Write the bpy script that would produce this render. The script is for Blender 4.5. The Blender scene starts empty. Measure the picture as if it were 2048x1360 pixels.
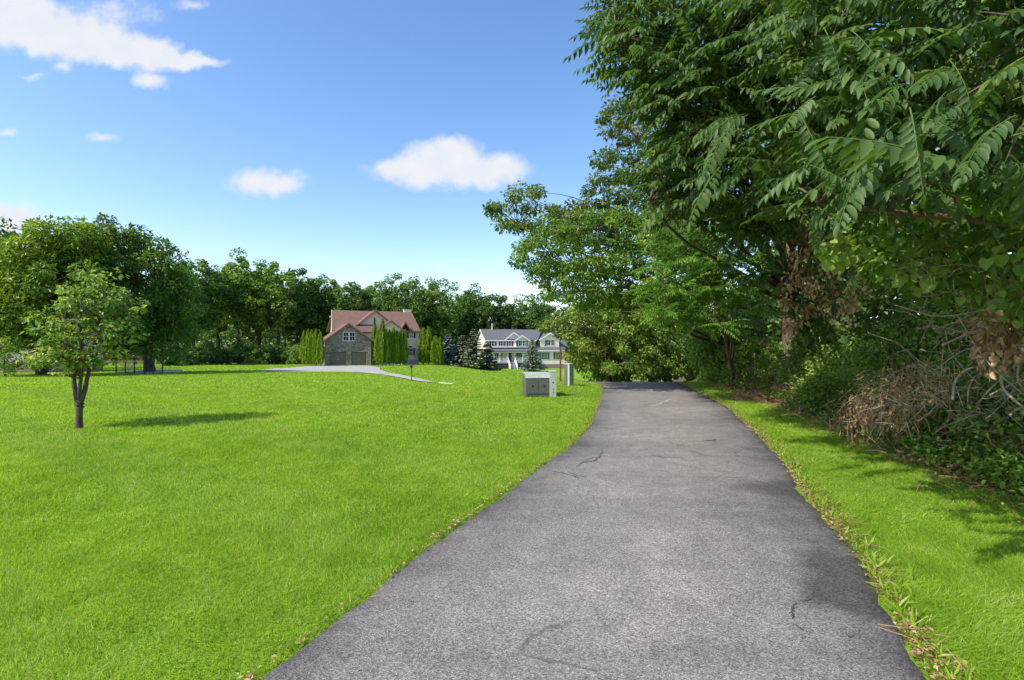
import bpy, math, random
import numpy as np

# ------------------------------------------------------------------ camera, sky, sun, exposure
rng = np.random.default_rng(11)
random.seed(5)
scene = bpy.context.scene
C = scene.collection
EYE = 1.7
FPX = 1000.0            # focal length in pixels of a 2048 px wide picture

cam = bpy.data.cameras.new('camera')
cam.sensor_width = 36.0
cam.lens = 36.0 * FPX / 2048.0
cam.clip_start = 0.05
cam.clip_end = 3000
cam_o = bpy.data.objects.new('camera', cam)
C.objects.link(cam_o)
cam_o.location = (0, 0, EYE)
cam_o.rotation_euler = (math.radians(90), 0, 0)
scene.camera = cam_o

SUN_DIR = np.array((-0.84, -0.54, 0.0))          # horizontal direction towards the sun
SUN_EL = math.radians(46)
sun_az = math.atan2(SUN_DIR[0], SUN_DIR[1])     # from +Y towards +X

world = bpy.data.worlds.new('World')
scene.world = world
world.use_nodes = True


def build_world():
    nt = world.node_tree
    N, L = nt.nodes, nt.links
    N.clear()
    out = N.new('ShaderNodeOutputWorld')
    sky = N.new('ShaderNodeTexSky')
    sky.sky_type = 'NISHITA'
    sky.sun_disc = False
    sky.sun_elevation = SUN_EL
    sky.sun_rotation = sun_az
    sky.air_density = 1.0
    sky.dust_density = 0.9
    sky.ozone_density = 1.0
    bg = N.new('ShaderNodeBackground')
    bg.inputs['Strength'].default_value = 0.15
    hs = N.new('ShaderNodeHueSaturation')
    hs.inputs['Saturation'].default_value = 1.22
    L.new(sky.outputs[0], hs.inputs['Color'])
    wb = N.new('ShaderNodeMixRGB'); wb.blend_type = 'MULTIPLY'; wb.inputs[0].default_value = 1; wb.inputs[2].default_value = (1.0, .94, .95, 1)
    L.new(hs.outputs[0], wb.inputs[1]); L.new(wb.outputs[0], bg.inputs['Color'])
    cl = N.new('ShaderNodeBackground')
    cl.inputs['Strength'].default_value = 0.5

    def m(op, a, b=None, c=None):
        n = N.new('ShaderNodeMath'); n.operation = op
        for i, v in enumerate((a, b, c)):
            if v is None: continue
            if isinstance(v, (int, float)): n.inputs[i].default_value = v
            else: L.new(v, n.inputs[i])
        return n.outputs[0]
    tc = N.new('ShaderNodeTexCoord')
    sp = N.new('ShaderNodeSeparateXYZ')
    L.new(tc.outputs['Generated'], sp.inputs[0])
    x, y, z = sp.outputs
    ys = m('MAXIMUM', y, 0.05)
    u = m('DIVIDE', x, ys); v = m('DIVIDE', z, ys)
    cb = N.new('ShaderNodeCombineXYZ')
    L.new(u, cb.inputs[0]); L.new(v, cb.inputs[1])

    def noise(scale, detail, off):
        n = N.new('ShaderNodeTexNoise')
        n.inputs['Scale'].default_value = scale
        n.inputs['Detail'].default_value = detail
        n.inputs['Roughness'].default_value = 0.55
        a = N.new('ShaderNodeVectorMath'); a.operation = 'ADD'
        a.inputs[1].default_value = (off, off * .7, off * 1.3)
        L.new(cb.outputs[0], a.inputs[0]); L.new(a.outputs[0], n.inputs['Vector'])
        return n
    nz = noise(14, 5, 3.1)
    wob = N.new('ShaderNodeVectorMath'); wob.operation = 'SUBTRACT'
    L.new(nz.outputs['Color'], wob.inputs[0]); wob.inputs[1].default_value = (.5, .5, .5)
    ws = N.new('ShaderNodeVectorMath'); ws.operation = 'SCALE'
    L.new(wob.outputs[0], ws.inputs[0]); ws.inputs['Scale'].default_value = 0.05
    wa = N.new('ShaderNodeVectorMath'); wa.operation = 'ADD'
    L.new(cb.outputs[0], wa.inputs[0]); L.new(ws.outputs[0], wa.inputs[1])
    # (px, row, half width, half height, fullness)
    ell = [(20, 35, 130, 75, 1), (170, 80, 130, 58, 1), (285, 108, 95, 42, 1), (95, 62, 120, 60, 1), (235, 95, 100, 46, 1), (345, 120, 80, 28, .9), (385, 126, 80, 17, .8), (305, 163, 44, 22, .6),
           (235, 30, 80, 40, .28), (130, 133, 30, 16, .35), (70, 152, 30, 11, .35), (18, 264, 26, 14, .4), (200, 275, 44, 14, .42),
           (535, 366, 88, 34, .7), (895, 340, 175, 46, 1), (890, 312, 90, 44, .9), (1000, 340, 75, 34, .7), (800, 340, 80, 32, .7),
           (30, 438, 85, 38, .8), (380, 507, 34, 10, .3), (385, 8, 40, 12, .3), (880, 530, 26, 8, .15)]
    acc = None
    for px, row, a, b, f in ell:
        s = N.new('ShaderNodeVectorMath'); s.operation = 'SUBTRACT'
        L.new(wa.outputs[0], s.inputs[0])
        s.inputs[1].default_value = ((px - 1024) / FPX, (680 - row) / FPX, 0)
        q = N.new('ShaderNodeVectorMath'); q.operation = 'MULTIPLY'
        L.new(s.outputs[0], q.inputs[0])
        q.inputs[1].default_value = (FPX / a, FPX / b, 0)
        ln = N.new('ShaderNodeVectorMath'); ln.operation = 'LENGTH'
        L.new(q.outputs[0], ln.inputs[0])
        e = m('MULTIPLY', m('SUBTRACT', 1.0, ln.outputs['Value']), f)
        acc = e if acc is None else m('SMOOTH_MAX', acc, e, 0.22)
    n2 = noise(26, 6, 9.4)
    d = m('ADD', acc, m('MULTIPLY', m('SUBTRACT', n2.outputs['Fac'], 0.5), 0.7))
    mr = N.new('ShaderNodeMapRange'); mr.interpolation_type = 'SMOOTHSTEP'
    L.new(d, mr.inputs[0]); mr.inputs[1].default_value = -0.06; mr.inputs[2].default_value = 0.5
    mask = m('MULTIPLY', mr.outputs[0], m('GREATER_THAN', y, 0.05))
    mask = m('MULTIPLY', mask, 0.97)
    ramp = N.new('ShaderNodeMixRGB')
    L.new(n2.outputs['Fac'], ramp.inputs[0])
    ramp.inputs[1].default_value = (0.84, 0.90, 1.0, 1); ramp.inputs[2].default_value = (1, 1, 1, 1)
    L.new(ramp.outputs[0], cl.inputs['Color'])
    mix = N.new('ShaderNodeMixShader')
    L.new(mask, mix.inputs[0]); L.new(bg.outputs[0], mix.inputs[1]); L.new(cl.outputs[0], mix.inputs[2])
    L.new(mix.outputs[0], out.inputs[0])


build_world()
sd = bpy.data.lights.new('sun', 'SUN')
sd.energy = 3.6
sd.angle = math.radians(0.55)
sd.color = (1.0, 0.95, 0.86)
sun = bpy.data.objects.new('sun', sd)
C.objects.link(sun)
from mathutils import Vector
sv = Vector((SUN_DIR[0] * math.cos(SUN_EL), SUN_DIR[1] * math.cos(SUN_EL), math.sin(SUN_EL)))
sun.rotation_euler = sv.to_track_quat('Z', 'Y').to_euler()
vs = scene.view_settings
vs.view_transform = 'Standard'
vs.look = 'None'
vs.exposure = 0.9
vs.gamma = 1.0
vs.use_curve_mapping = False
scene.cycles.max_bounces = 8
scene.cycles.transmission_bounces = 5
scene.cycles.diffuse_bounces = 5
scene.cycles.glossy_bounces = 2
scene.cycles.caustics_reflective = False
scene.cycles.caustics_refractive = False
scene.cycles.blur_glossy = 1.0

# ------------------------------------------------------------------ helpers


def P(px, row, d):
    return np.array(((px - 1024) / FPX * d, d, EYE - (row - 680) / FPX * d))


def PV(px, row, d):
    px, row, d = np.asarray(px, float), np.asarray(row, float), np.asarray(d, float)
    return np.stack([(px - 1024) / FPX * d, d, EYE - (row - 680) / FPX * d], -1)


def smooth(a, b, x):
    t = np.clip((np.asarray(x, float) - a) / (b - a), 0, 1)
    return t * t * (3 - 2 * t)


def edge_x(y):          # foot of the thicket on the right
    return np.interp(y, [-8, 0, 3, 5.3, 10.6, 17, 22.7, 30, 60], [4.6, 4.8, 5.0, 5.4, 6.5, 7.75, 8.4, 9.5, 16])


def terr(x, y):
    x = np.asarray(x, float); y = np.asarray(y, float)
    yy = np.maximum(y, 1.0)
    u = x / yy
    t = smooth(-0.17, 0.0, u)
    s = y - 15
    zl = -0.037 * np.where(s > 4, s, np.where(s < -4, 0, (s + 4) ** 2 / 16))
    zl = np.maximum(zl, -3.4 - 0.004 * np.maximum(y - 110, 0))
    yc = np.interp(u, [-.05, .05, .15, .5], [30, 28, 21.5, 21])
    zr = np.interp(y - yc, [-100, -7, -3, 0, 10, 30, 60, 90, 400], [0, 0, -.04, -.14, -1.2, -2.9, -4.2, -4.8, -6])
    zr = zr * (1 - smooth(.3, .45, u))
    z = zl * (1 - t) + zr * t
    b = np.clip(x - edge_x(y), 0, 8)
    z = z + (0.36 * b - 0.02 * b * b) * smooth(34, 24, y) * smooth(0, .6, b)
    z = z + 0.025 * np.sin(x * .55 + 1) * np.sin(y * .43 + .5) + 0.02 * np.sin(x * .21 + y * .31)
    return z


GD = np.geomspace(1.5, 300, 4000)


def G(px, row):          # where a line of sight meets the ground
    u = (px - 1024) / FPX; v = (680 - row) / FPX
    hit = EYE + v * GD <= terr(u * GD, GD)
    d = float(GD[int(hit.argmax())]) if hit.any() else 300.
    return np.array((u * d, d, float(terr(u * d, d))))


def gz(x, y):
    return float(terr(x, y))


class MB:
    def __init__(self):
        self.V, self.F, self.T, self.n = [], [], [], 0

    def add(self, V, F, tint=0.5):
        V = np.asarray(V, float).reshape(-1, 3); F = np.asarray(F, int).reshape(-1, 3)
        self.V.append(V); self.F.append(F + self.n); self.n += len(V)
        self.T.append(np.broadcast_to(np.asarray(tint, float), (len(V),)))

    def quad(self, a, b, c, d, tint=.5):
        self.add([a, b, c, d], [(0, 1, 2), (0, 2, 3)], tint)

    def box(self, x0, x1, y0, y1, z0, z1, tint=.5):
        V = [(x, y, z) for z in (z0, z1) for y in (y0, y1) for x in (x0, x1)]
        q = [(0, 2, 3, 1), (4, 5, 7, 6), (0, 1, 5, 4), (2, 6, 7, 3), (0, 4, 6, 2), (1, 3, 7, 5)]
        self.add(V, [t for a, b, c, d in q for t in ((a, b, c), (a, c, d))], tint)

    def prism(self, poly, e):     # planar polygon (3-D points, convex) pushed along e
        p = np.asarray(poly, float); n = len(p); e = np.asarray(e, float)
        V = np.vstack([p, p + e]); F = []
        for i in range(1, n - 1):
            F += [(0, i + 1, i), (n, n + i, n + i + 1)]
        for i in range(n):
            j = (i + 1) % n
            F += [(i, j, n + j), (i, n + j, n + i)]
        self.add(V, F)

    def slab(self, a, b, c, d, t):
        a, b, c, d = map(np.asarray, (a, b, c, d))
        nn = np.cross(b - a, d - a); nn = nn / np.linalg.norm(nn)
        if nn[2] < 0: nn = -nn
        self.prism([a, b, c, d], -nn * t)

    def tube(self, pts, rad, sides=6, tint=.5, cap=True):
        p = np.asarray(pts, float); n = len(p)
        r = np.broadcast_to(np.asarray(rad, float), (n,))
        t = np.gradient(p, axis=0); t /= np.linalg.norm(t, axis=1)[:, None] + 1e-9
        ref = np.array((0.31, 0.17, 0.93)) if abs(t[:, 2].mean()) < .8 else np.array((0.95, 0.2, 0.1))
        s = np.cross(t, ref); s /= np.linalg.norm(s, axis=1)[:, None] + 1e-9
        w = np.cross(t, s)
        a = np.arange(sides) * 2 * math.pi / sides
        V = p[:, None] + r[:, None, None] * (np.cos(a)[None, :, None] * s[:, None] + np.sin(a)[None, :, None] * w[:, None])
        V = V.reshape(-1, 3)
        i = np.arange(n - 1)[:, None] * sides; j = np.arange(sides)[None]; k = (np.arange(sides) + 1)[None] % sides
        A, B, Cc, D = i + j, i + k, i + sides + k, i + sides + j
        F = np.concatenate([np.stack([A, B, Cc], -1).reshape(-1, 3), np.stack([A, Cc, D], -1).reshape(-1, 3)])
        if cap:
            V = np.vstack([V, p[:1], p[-1:]]); b0 = n * sides
            jj = np.arange(sides); kk = (jj + 1) % sides
            F = np.vstack([F, np.stack([np.full(sides, b0), kk, jj], -1),
                           np.stack([np.full(sides, b0 + 1), (n - 1) * sides + jj, (n - 1) * sides + kk], -1)])
        self.add(V, F, tint)

    def leaves(self, tpl, pos, R, scale, tint):
        tv, tf = tpl
        pos = np.asarray(pos, float); n = len(pos)
        if n == 0: return
        scale = np.broadcast_to(np.asarray(scale, float), (n,))
        V = pos[:, None] + np.einsum('nij,kj->nki', R, tv) * scale[:, None, None]
        F = tf[None] + (np.arange(n) * len(tv))[:, None, None]
        tt = np.repeat(np.broadcast_to(np.asarray(tint, float), (n,)), len(tv))
        self.add(V.reshape(-1, 3), F.reshape(-1, 3), tt)

    def mesh(self, name, mat, origin=(0, 0, 0), smooth_shade=False):
        V = np.vstack(self.V) - np.asarray(origin, float); F = np.vstack(self.F); T = np.concatenate(self.T)
        me = bpy.data.meshes.new(name)
        me.vertices.add(len(V)); me.vertices.foreach_set('co', V.ravel())
        me.loops.add(F.size); me.loops.foreach_set('vertex_index', F.ravel().astype(np.int32))
        me.polygons.add(len(F)); me.polygons.foreach_set('loop_start', np.arange(0, F.size, 3, dtype=np.int32))
        me.polygons.foreach_set('use_smooth', np.full(len(F), bool(smooth_shade)))
        at = me.attributes.new('tint', 'FLOAT', 'POINT')
        at.data.foreach_set('value', T.astype(np.float32))
        me.update(calc_edges=True)
        me.materials.append(mat)
        return me

    def build(self, name, mat, parent=None, origin=(0, 0, 0), smooth_shade=False, loc=None):
        o = bpy.data.objects.new(name, self.mesh(name, mat, origin, smooth_shade))
        C.objects.link(o)
        if parent is not None: o.parent = parent
        if loc is not None: o.location = loc
        return o


def tag(o, label=None, cat=None, group=None, kind=None):
    if label: o['label'] = label
    if cat: o['category'] = cat
    if group: o['group'] = group
    if kind: o['kind'] = kind
    return o


def empty(name, loc, rz=0, **k):
    o = bpy.data.objects.new(name, None)
    o.empty_display_size = .3
    C.objects.link(o); o.location = loc; o.rotation_euler = (0, 0, rz)
    return tag(o, **k)


def copy_tree(o, parent=None):
    c = o.copy(); C.objects.link(c)
    if parent is not None: c.parent = parent
    for ch in o.children: copy_tree(ch, c)
    return c


def norm(v):
    return v / (np.linalg.norm(v, axis=-1, keepdims=True) + 1e-9)


def frames(dirs, ups):
    y = norm(dirs); x = norm(np.cross(y, ups)); z = np.cross(x, y)
    return np.stack([x, y, z], -1)


def unit(n):
    return norm(rng.normal(size=(n, 3)))


def curve(p0, p1, lift=0., jit=0., n=7):
    p0, p1 = np.asarray(p0, float), np.asarray(p1, float)
    L = np.linalg.norm(p1 - p0)
    c = (p0 + p1) / 2 + np.array((0, 0, lift * L)) + rng.normal(size=3) * jit * L
    t = np.linspace(0, 1, n)[:, None]
    q = (1 - t) ** 2 * p0 + 2 * t * (1 - t) * c + t * t * p1
    if jit:
        w = rng.normal(size=(n, 3)) * jit * .25 * L / n ** .5; w[0] = w[-1] = 0
        q = q + w
    return q


# ------------------------------------------------------------------ materials
def new_mat(name):
    m = bpy.data.materials.new(name); m.use_nodes = True
    nt = m.node_tree
    b = nt.nodes['Principled BSDF']
    return m, nt, b


def nd(nt, typ, **kw):
    n = nt.nodes.new(typ)
    for k, v in kw.items():
        if k in n.inputs.keys(): n.inputs[k].default_value = v
        else: setattr(n, k, v)
    return n


def col(c):
    return (c[0], c[1], c[2], 1)


def mixrgb(nt, fac, a, b, blend='MIX'):
    n = nt.nodes.new('ShaderNodeMixRGB'); n.blend_type = blend
    for i, v in enumerate((fac, a, b)):
        if isinstance(v, (int, float)): n.inputs[i].default_value = v
        elif isinstance(v, tuple): n.inputs[i].default_value = col(v)
        else: nt.links.new(v, n.inputs[i])
    return n.outputs[0]


def ramp(nt, fac, stops):
    r = nt.nodes.new('ShaderNodeValToRGB')
    el = r.color_ramp.elements
    while len(el) < len(stops): el.new(.5)
    for e, (p, c) in zip(el, stops):
        e.position = p; e.color = col(c)
    nt.links.new(fac, r.inputs[0])
    return r.outputs[0]


def wpos(nt):
    return nt.nodes.new('ShaderNodeNewGeometry').outputs['Position']


def opos(nt):
    return nt.nodes.new('ShaderNodeTexCoord').outputs['Object']


def noise(nt, vec, scale, detail=3, rough=.5):
    n = nd(nt, 'ShaderNodeTexNoise', Scale=scale, Detail=detail, Roughness=rough)
    nt.links.new(vec, n.inputs['Vector'])
    return n.outputs['Fac']


def plain(name, c, rough=.6, var=.12, scale=4., metal=0., spec=.4, bump=0.):
    m, nt, b = new_mat(name)
    f = noise(nt, opos(nt), scale, 4, .6)
    lo = tuple(x * (1 - var) for x in c); hi = tuple(min(1, x * (1 + var)) for x in c)
    nt.links.new(ramp(nt, f, [(.3, lo), (.7, hi)]), b.inputs['Base Color'])
    b.inputs['Roughness'].default_value = rough
    b.inputs['Metallic'].default_value = metal
    b.inputs['Specular IOR Level'].default_value = spec
    if bump:
        bn = nd(nt, 'ShaderNodeBump', Strength=bump, Distance=.02)
        nt.links.new(noise(nt, opos(nt), scale * 6, 4, .6), bn.inputs['Height'])
        nt.links.new(bn.outputs[0], b.inputs['Normal'])
    return m


def leafmat(name, dark, mid, light, trans=.3, rough=.45, tcol=None, spec=.35, nscale=.35):
    m, nt, b = new_mat(name)
    a = nd(nt, 'ShaderNodeAttribute', attribute_name='tint')
    f = noise(nt, wpos(nt), nscale, 2)
    ad = nd(nt, 'ShaderNodeMath', operation='MULTIPLY_ADD')
    nt.links.new(f, ad.inputs[0]); ad.inputs[1].default_value = .5; 
    sb = nd(nt, 'ShaderNodeMath', operation='SUBTRACT'); nt.links.new(a.outputs['Fac'], sb.inputs[0]); sb.inputs[1].default_value = .25
    nt.links.new(sb.outputs[0], ad.inputs[2])
    c = ramp(nt, ad.outputs[0], [(.1, dark), (.5, mid), (.95, light)])
    nt.links.new(c, b.inputs['Base Color'])
    b.inputs['Roughness'].default_value = rough
    b.inputs['Specular IOR Level'].default_value = spec
    tr = nd(nt, 'ShaderNodeBsdfTranslucent')
    if tcol is None: tcol = (1.5, 1.45, .6)
    nt.links.new(mixrgb(nt, 1.0, c, tcol, 'MULTIPLY'), tr.inputs['Color'])
    mx = nd(nt, 'ShaderNodeMixShader'); mx.inputs[0].default_value = trans
    nt.links.new(b.outputs[0], mx.inputs[1]); nt.links.new(tr.outputs[0], mx.inputs[2])
    nt.links.new(mx.outputs[0], nt.nodes['Material Output'].inputs['Surface'])
    return m


def mat_ground():
    m, nt, b = new_mat('lawn_soil')
    p = wpos(nt)
    a = nd(nt, 'ShaderNodeAttribute', attribute_name='tint')
    f1 = noise(nt, p, .25, 4); f2 = noise(nt, p, 9, 5, .7); f3 = noise(nt, p, 40, 3, .7)
    g = ramp(nt, f1, [(.35, (.13, .25, .014)), (.65, (.19, .31, .022))])
    g = mixrgb(nt, .35, g, ramp(nt, f2, [(.3, (.09, .18, .01)), (.7, (.24, .36, .03))]))
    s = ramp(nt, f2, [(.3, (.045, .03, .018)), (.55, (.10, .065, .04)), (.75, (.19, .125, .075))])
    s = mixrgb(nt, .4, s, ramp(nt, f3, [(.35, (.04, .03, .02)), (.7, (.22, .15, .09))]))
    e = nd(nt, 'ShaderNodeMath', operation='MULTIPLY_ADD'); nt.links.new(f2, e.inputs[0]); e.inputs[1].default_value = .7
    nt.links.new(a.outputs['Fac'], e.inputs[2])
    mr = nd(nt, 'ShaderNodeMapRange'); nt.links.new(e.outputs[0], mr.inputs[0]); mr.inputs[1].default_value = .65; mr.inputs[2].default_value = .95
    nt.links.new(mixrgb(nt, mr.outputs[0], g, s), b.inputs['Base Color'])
    b.inputs['Roughness'].default_value = .9
    b.inputs['Specular IOR Level'].default_value = .1
    bn = nd(nt, 'ShaderNodeBump', Strength=.6, Distance=.05); nt.links.new(f3, bn.inputs['Height'])
    nt.links.new(bn.outputs[0], b.inputs['Normal'])
    return m


def mat_grass():
    m, nt, b = new_mat('grass_blade')
    p = wpos(nt)
    a = nd(nt, 'ShaderNodeAttribute', attribute_name='tint')
    f1 = noise(nt, p, .22, 4, .55); f2 = noise(nt, p, 1.7, 3)
    g = ramp(nt, f1, [(.32, (.195, .35, .02)), (.5, (.265, .42, .03)), (.68, (.35, .48, .05))])
    g = mixrgb(nt, .3, g, ramp(nt, f2, [(.3, (.13, .26, .015)), (.7, (.33, .46, .05))]))
    c = mixrgb(nt, .55, g, ramp(nt, a.outputs['Fac'], [(.05, (.045, .12, .006)), (.35, (.155, .29, .014)), (.65, (.30, .46, .03)), (.9, (.47, .58, .10)), (.985, (.60, .56, .30))]))
    f3 = noise(nt, p, .8, 5, .65); mk = nd(nt, 'ShaderNodeMapRange'); nt.links.new(f3, mk.inputs[0]); mk.inputs[1].default_value = .56; mk.inputs[2].default_value = .74; mk.inputs[4].default_value = .5
    c = mixrgb(nt, mk.outputs[0], c, (.40, .40, .12))
    nt.links.new(c, b.inputs['Base Color'])
    b.inputs['Roughness'].default_value = .55
    b.inputs['Specular IOR Level'].default_value = .25
    tr = nd(nt, 'ShaderNodeBsdfTranslucent')
    nt.links.new(mixrgb(nt, 1., c, (1.4, 1.35, .6), 'MULTIPLY'), tr.inputs['Color'])
    mx = nd(nt, 'ShaderNodeMixShader'); mx.inputs[0].default_value = .5
    nt.links.new(b.outputs[0], mx.inputs[1]); nt.links.new(tr.outputs[0], mx.inputs[2])
    nt.links.new(mx.outputs[0], nt.nodes['Material Output'].inputs['Surface'])
    return m


def mat_asphalt():
    m, nt, b = new_mat('asphalt')
    p = wpos(nt)
    v = nd(nt, 'ShaderNodeTexVoronoi', Scale=150.0); nt.links.new(p, v.inputs['Vector'])
    v2 = nd(nt, 'ShaderNodeTexVoronoi', Scale=70.0); nt.links.new(p, v2.inputs['Vector'])
    big = noise(nt, p, .7, 5, .6); mid = noise(nt, p, 4.5, 4, .6)
    sep = nd(nt, 'ShaderNodeSeparateColor'); nt.links.new(v.outputs['Color'], sep.inputs[0])
    sp = ramp(nt, sep.outputs[0], [(.0, (.05, .048, .046)), (.3, (.165, .16, .153)), (.7, (.30, .288, .275)), (1, (.55, .525, .495))])
    sep2 = nd(nt, 'ShaderNodeSeparateColor'); nt.links.new(v2.outputs['Color'], sep2.inputs[0])
    sp2 = ramp(nt, sep2.outputs[1], [(.0, (.14, .135, .13)), (.6, (.25, .24, .23)), (1, (.36, .345, .33))])
    c = mixrgb(nt, .35, sp, sp2)
    edge = nd(nt, 'ShaderNodeAttribute', attribute_name='tint')
    # weathered paler middle, tarry dark edges and blotches
    st = nd(nt, 'ShaderNodeMath', operation='MULTIPLY_ADD'); nt.links.new(big, st.inputs[0]); st.inputs[1].default_value = .9
    nt.links.new(edge.outputs['Fac'], st.inputs[2])
    wear = nd(nt, 'ShaderNodeMapRange'); nt.links.new(st.outputs[0], wear.inputs[0]); wear.inputs[1].default_value = .28; wear.inputs[2].default_value = 1.1
    c = mixrgb(nt, 1., c, ramp(nt, wear.outputs[0], [(0, (.98, .93, .875)), (.25, (.80, .765, .73)), (.5, (.66, .64, .62)), (.75, (.46, .45, .45)), (1, (.28, .28, .29))]), 'MULTIPLY')
    c = mixrgb(nt, 1., c, ramp(nt, mid, [(.3, (.80, .80, .81)), (.7, (1.12, 1.11, 1.10))]), 'MULTIPLY')
    wv = nd(nt, 'ShaderNodeTexNoise', Scale=2.2, Detail=4.0); nt.links.new(p, wv.inputs['Vector'])
    wadd = nd(nt, 'ShaderNodeMixRGB', blend_type='ADD'); wadd.inputs[0].default_value = .35; nt.links.new(p, wadd.inputs[1]); nt.links.new(wv.outputs['Color'], wadd.inputs[2])
    ck = nd(nt, 'ShaderNodeTexVoronoi', Scale=1.1, feature='DISTANCE_TO_EDGE'); nt.links.new(wadd.outputs[0], ck.inputs['Vector'])
    cm = nd(nt, 'ShaderNodeMapRange'); nt.links.new(ck.outputs['Distance'], cm.inputs[0]); cm.inputs[1].default_value = .004; cm.inputs[2].default_value = .016; cm.inputs[3].default_value = 1.; cm.inputs[4].default_value = 0.
    mk = nd(nt, 'ShaderNodeMapRange'); nt.links.new(noise(nt, p, .55, 3), mk.inputs[0]); mk.inputs[1].default_value = .47; mk.inputs[2].default_value = .62
    cf = nd(nt, 'ShaderNodeMath', operation='MULTIPLY'); nt.links.new(cm.outputs[0], cf.inputs[0]); nt.links.new(mk.outputs[0], cf.inputs[1])
    cf2 = nd(nt, 'ShaderNodeMath', operation='MULTIPLY'); nt.links.new(cf.outputs[0], cf2.inputs[0]); cf2.inputs[1].default_value = .6
    c = mixrgb(nt, cf2.outputs[0], c, (.05, .047, .045))
    nt.links.new(c, b.inputs['Base Color'])
    b.inputs['Roughness'].default_value = .85
    b.inputs['Specular IOR Level'].default_value = .25
    bn = nd(nt, 'ShaderNodeBump', Strength=.55, Distance=.006); nt.links.new(v.outputs['Distance'], bn.inputs['Height'])
    bn2 = nd(nt, 'ShaderNodeBump', Strength=.3, Distance=.03); nt.links.new(mid, bn2.inputs['Height'])
    nt.links.new(bn2.outputs[0], bn.inputs['Normal'])
    nt.links.new(bn.outputs[0], b.inputs['Normal'])
    return m


def mat_bark(name, c, sc=6.):
    m, nt, b = new_mat(name)
    mp = nd(nt, 'ShaderNodeMapping'); mp.inputs['Scale'].default_value = (1, 1, .25)
    nt.links.new(wpos(nt), mp.inputs[0])
    f = noise(nt, mp.outputs[0], sc * 4, 5, .65)
    nt.links.new(ramp(nt, f, [(.3, tuple(x * .5 for x in c)), (.55, c), (.75, tuple(x * 1.5 for x in c))]), b.inputs['Base Color'])
    b.inputs['Roughness'].default_value = .9
    bn = nd(nt, 'ShaderNodeBump', Strength=.8, Distance=.02); nt.links.new(f, bn.inputs['Height'])
    nt.links.new(bn.outputs[0], b.inputs['Normal'])
    return m


def mat_stone():
    m, nt, b = new_mat('field_stone')
    mp = nd(nt, 'ShaderNodeMapping'); mp.inputs['Scale'].default_value = (1, 1, 1.7)
    nt.links.new(opos(nt), mp.inputs[0])
    v = nd(nt, 'ShaderNodeTexVoronoi', Scale=2.6); nt.links.new(mp.outputs[0], v.inputs['Vector'])
    ve = nd(nt, 'ShaderNodeTexVoronoi', Scale=2.6, feature='DISTANCE_TO_EDGE'); nt.links.new(mp.outputs[0], ve.inputs['Vector'])
    s = nd(nt, 'ShaderNodeSeparateColor'); nt.links.new(v.outputs['Color'], s.inputs[0])
    c = ramp(nt, s.outputs[0], [(0, (.14, .10, .08)), (.4, (.25, .19, .15)), (.75, (.35, .265, .21)), (1, (.52, .41, .32))])
    c = mixrgb(nt, .35, c, ramp(nt, noise(nt, opos(nt), 5, 4), [(.3, (.14, .115, .095)), (.7, (.36, .285, .22))]))
    mr = nd(nt, 'ShaderNodeMapRange'); nt.links.new(ve.outputs['Distance'], mr.inputs[0]); mr.inputs[1].default_value = 0; mr.inputs[2].default_value = .06
    c = mixrgb(nt, mr.outputs[0], (.30, .28, .25), c)
    nt.links.new(c, b.inputs['Base Color']); b.inputs['Roughness'].default_value = .9
    bn = nd(nt, 'ShaderNodeBump', Strength=.8, Distance=.06); nt.links.new(mr.outputs[0], bn.inputs['Height'])
    nt.links.new(bn.outputs[0], b.inputs['Normal'])
    return m


def mat_siding(name, c):
    m, nt, b = new_mat(name)
    s = nd(nt, 'ShaderNodeSeparateXYZ'); nt.links.new(opos(nt), s.inputs[0])
    fr = nd(nt, 'ShaderNodeMath', operation='FRACT'); mu = nd(nt, 'ShaderNodeMath', operation='MULTIPLY')
    nt.links.new(s.outputs[2], mu.inputs[0]); mu.inputs[1].default_value = 1 / .16; nt.links.new(mu.outputs[0], fr.inputs[0])
    f = noise(nt, opos(nt), 1.2, 4)
    nt.links.new(ramp(nt, f, [(.3, tuple(x * .92 for x in c)), (.7, tuple(min(1, x * 1.06) for x in c))]), b.inputs['Base Color'])
    b.inputs['Roughness'].default_value = .6
    bn = nd(nt, 'ShaderNodeBump', Strength=.6, Distance=.03); nt.links.new(fr.outputs[0], bn.inputs['Height'])
    nt.links.new(bn.outputs[0], b.inputs['Normal'])
    return m


def mat_shingle(name, c):
    m, nt, b = new_mat(name)
    br = nd(nt, 'ShaderNodeTexBrick', Scale=3.2); nt.links.new(opos(nt), br.inputs['Vector'])
    br.inputs['Color1'].default_value = col(tuple(x * .8 for x in c)); br.inputs['Color2'].default_value = col(tuple(x * 1.2 for x in c))
    br.inputs['Mortar'].default_value = col(tuple(x * .6 for x in c)); br.inputs['Mortar Size'].default_value = .01
    f = noise(nt, opos(nt), 1.5, 5, .65)
    nt.links.new(mixrgb(nt, .5, br.outputs[0], ramp(nt, f, [(.3, tuple(x * .75 for x in c)), (.7, tuple(x * 1.25 for x in c))])), b.inputs['Base Color'])
    b.inputs['Roughness'].default_value = .9
    bn = nd(nt, 'ShaderNodeBump', Strength=.5, Distance=.03); nt.links.new(noise(nt, opos(nt), 14, 3), bn.inputs['Height'])
    nt.links.new(bn.outputs[0], b.inputs['Normal'])
    return m


def mat_glass():
    m, nt, b = new_mat('window_glass')
    b.inputs['Base Color'].default_value = (.015, .018, .022, 1)
    b.inputs['Roughness'].default_value = .04
    b.inputs['Specular IOR Level'].default_value = .8
    return m


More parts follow.
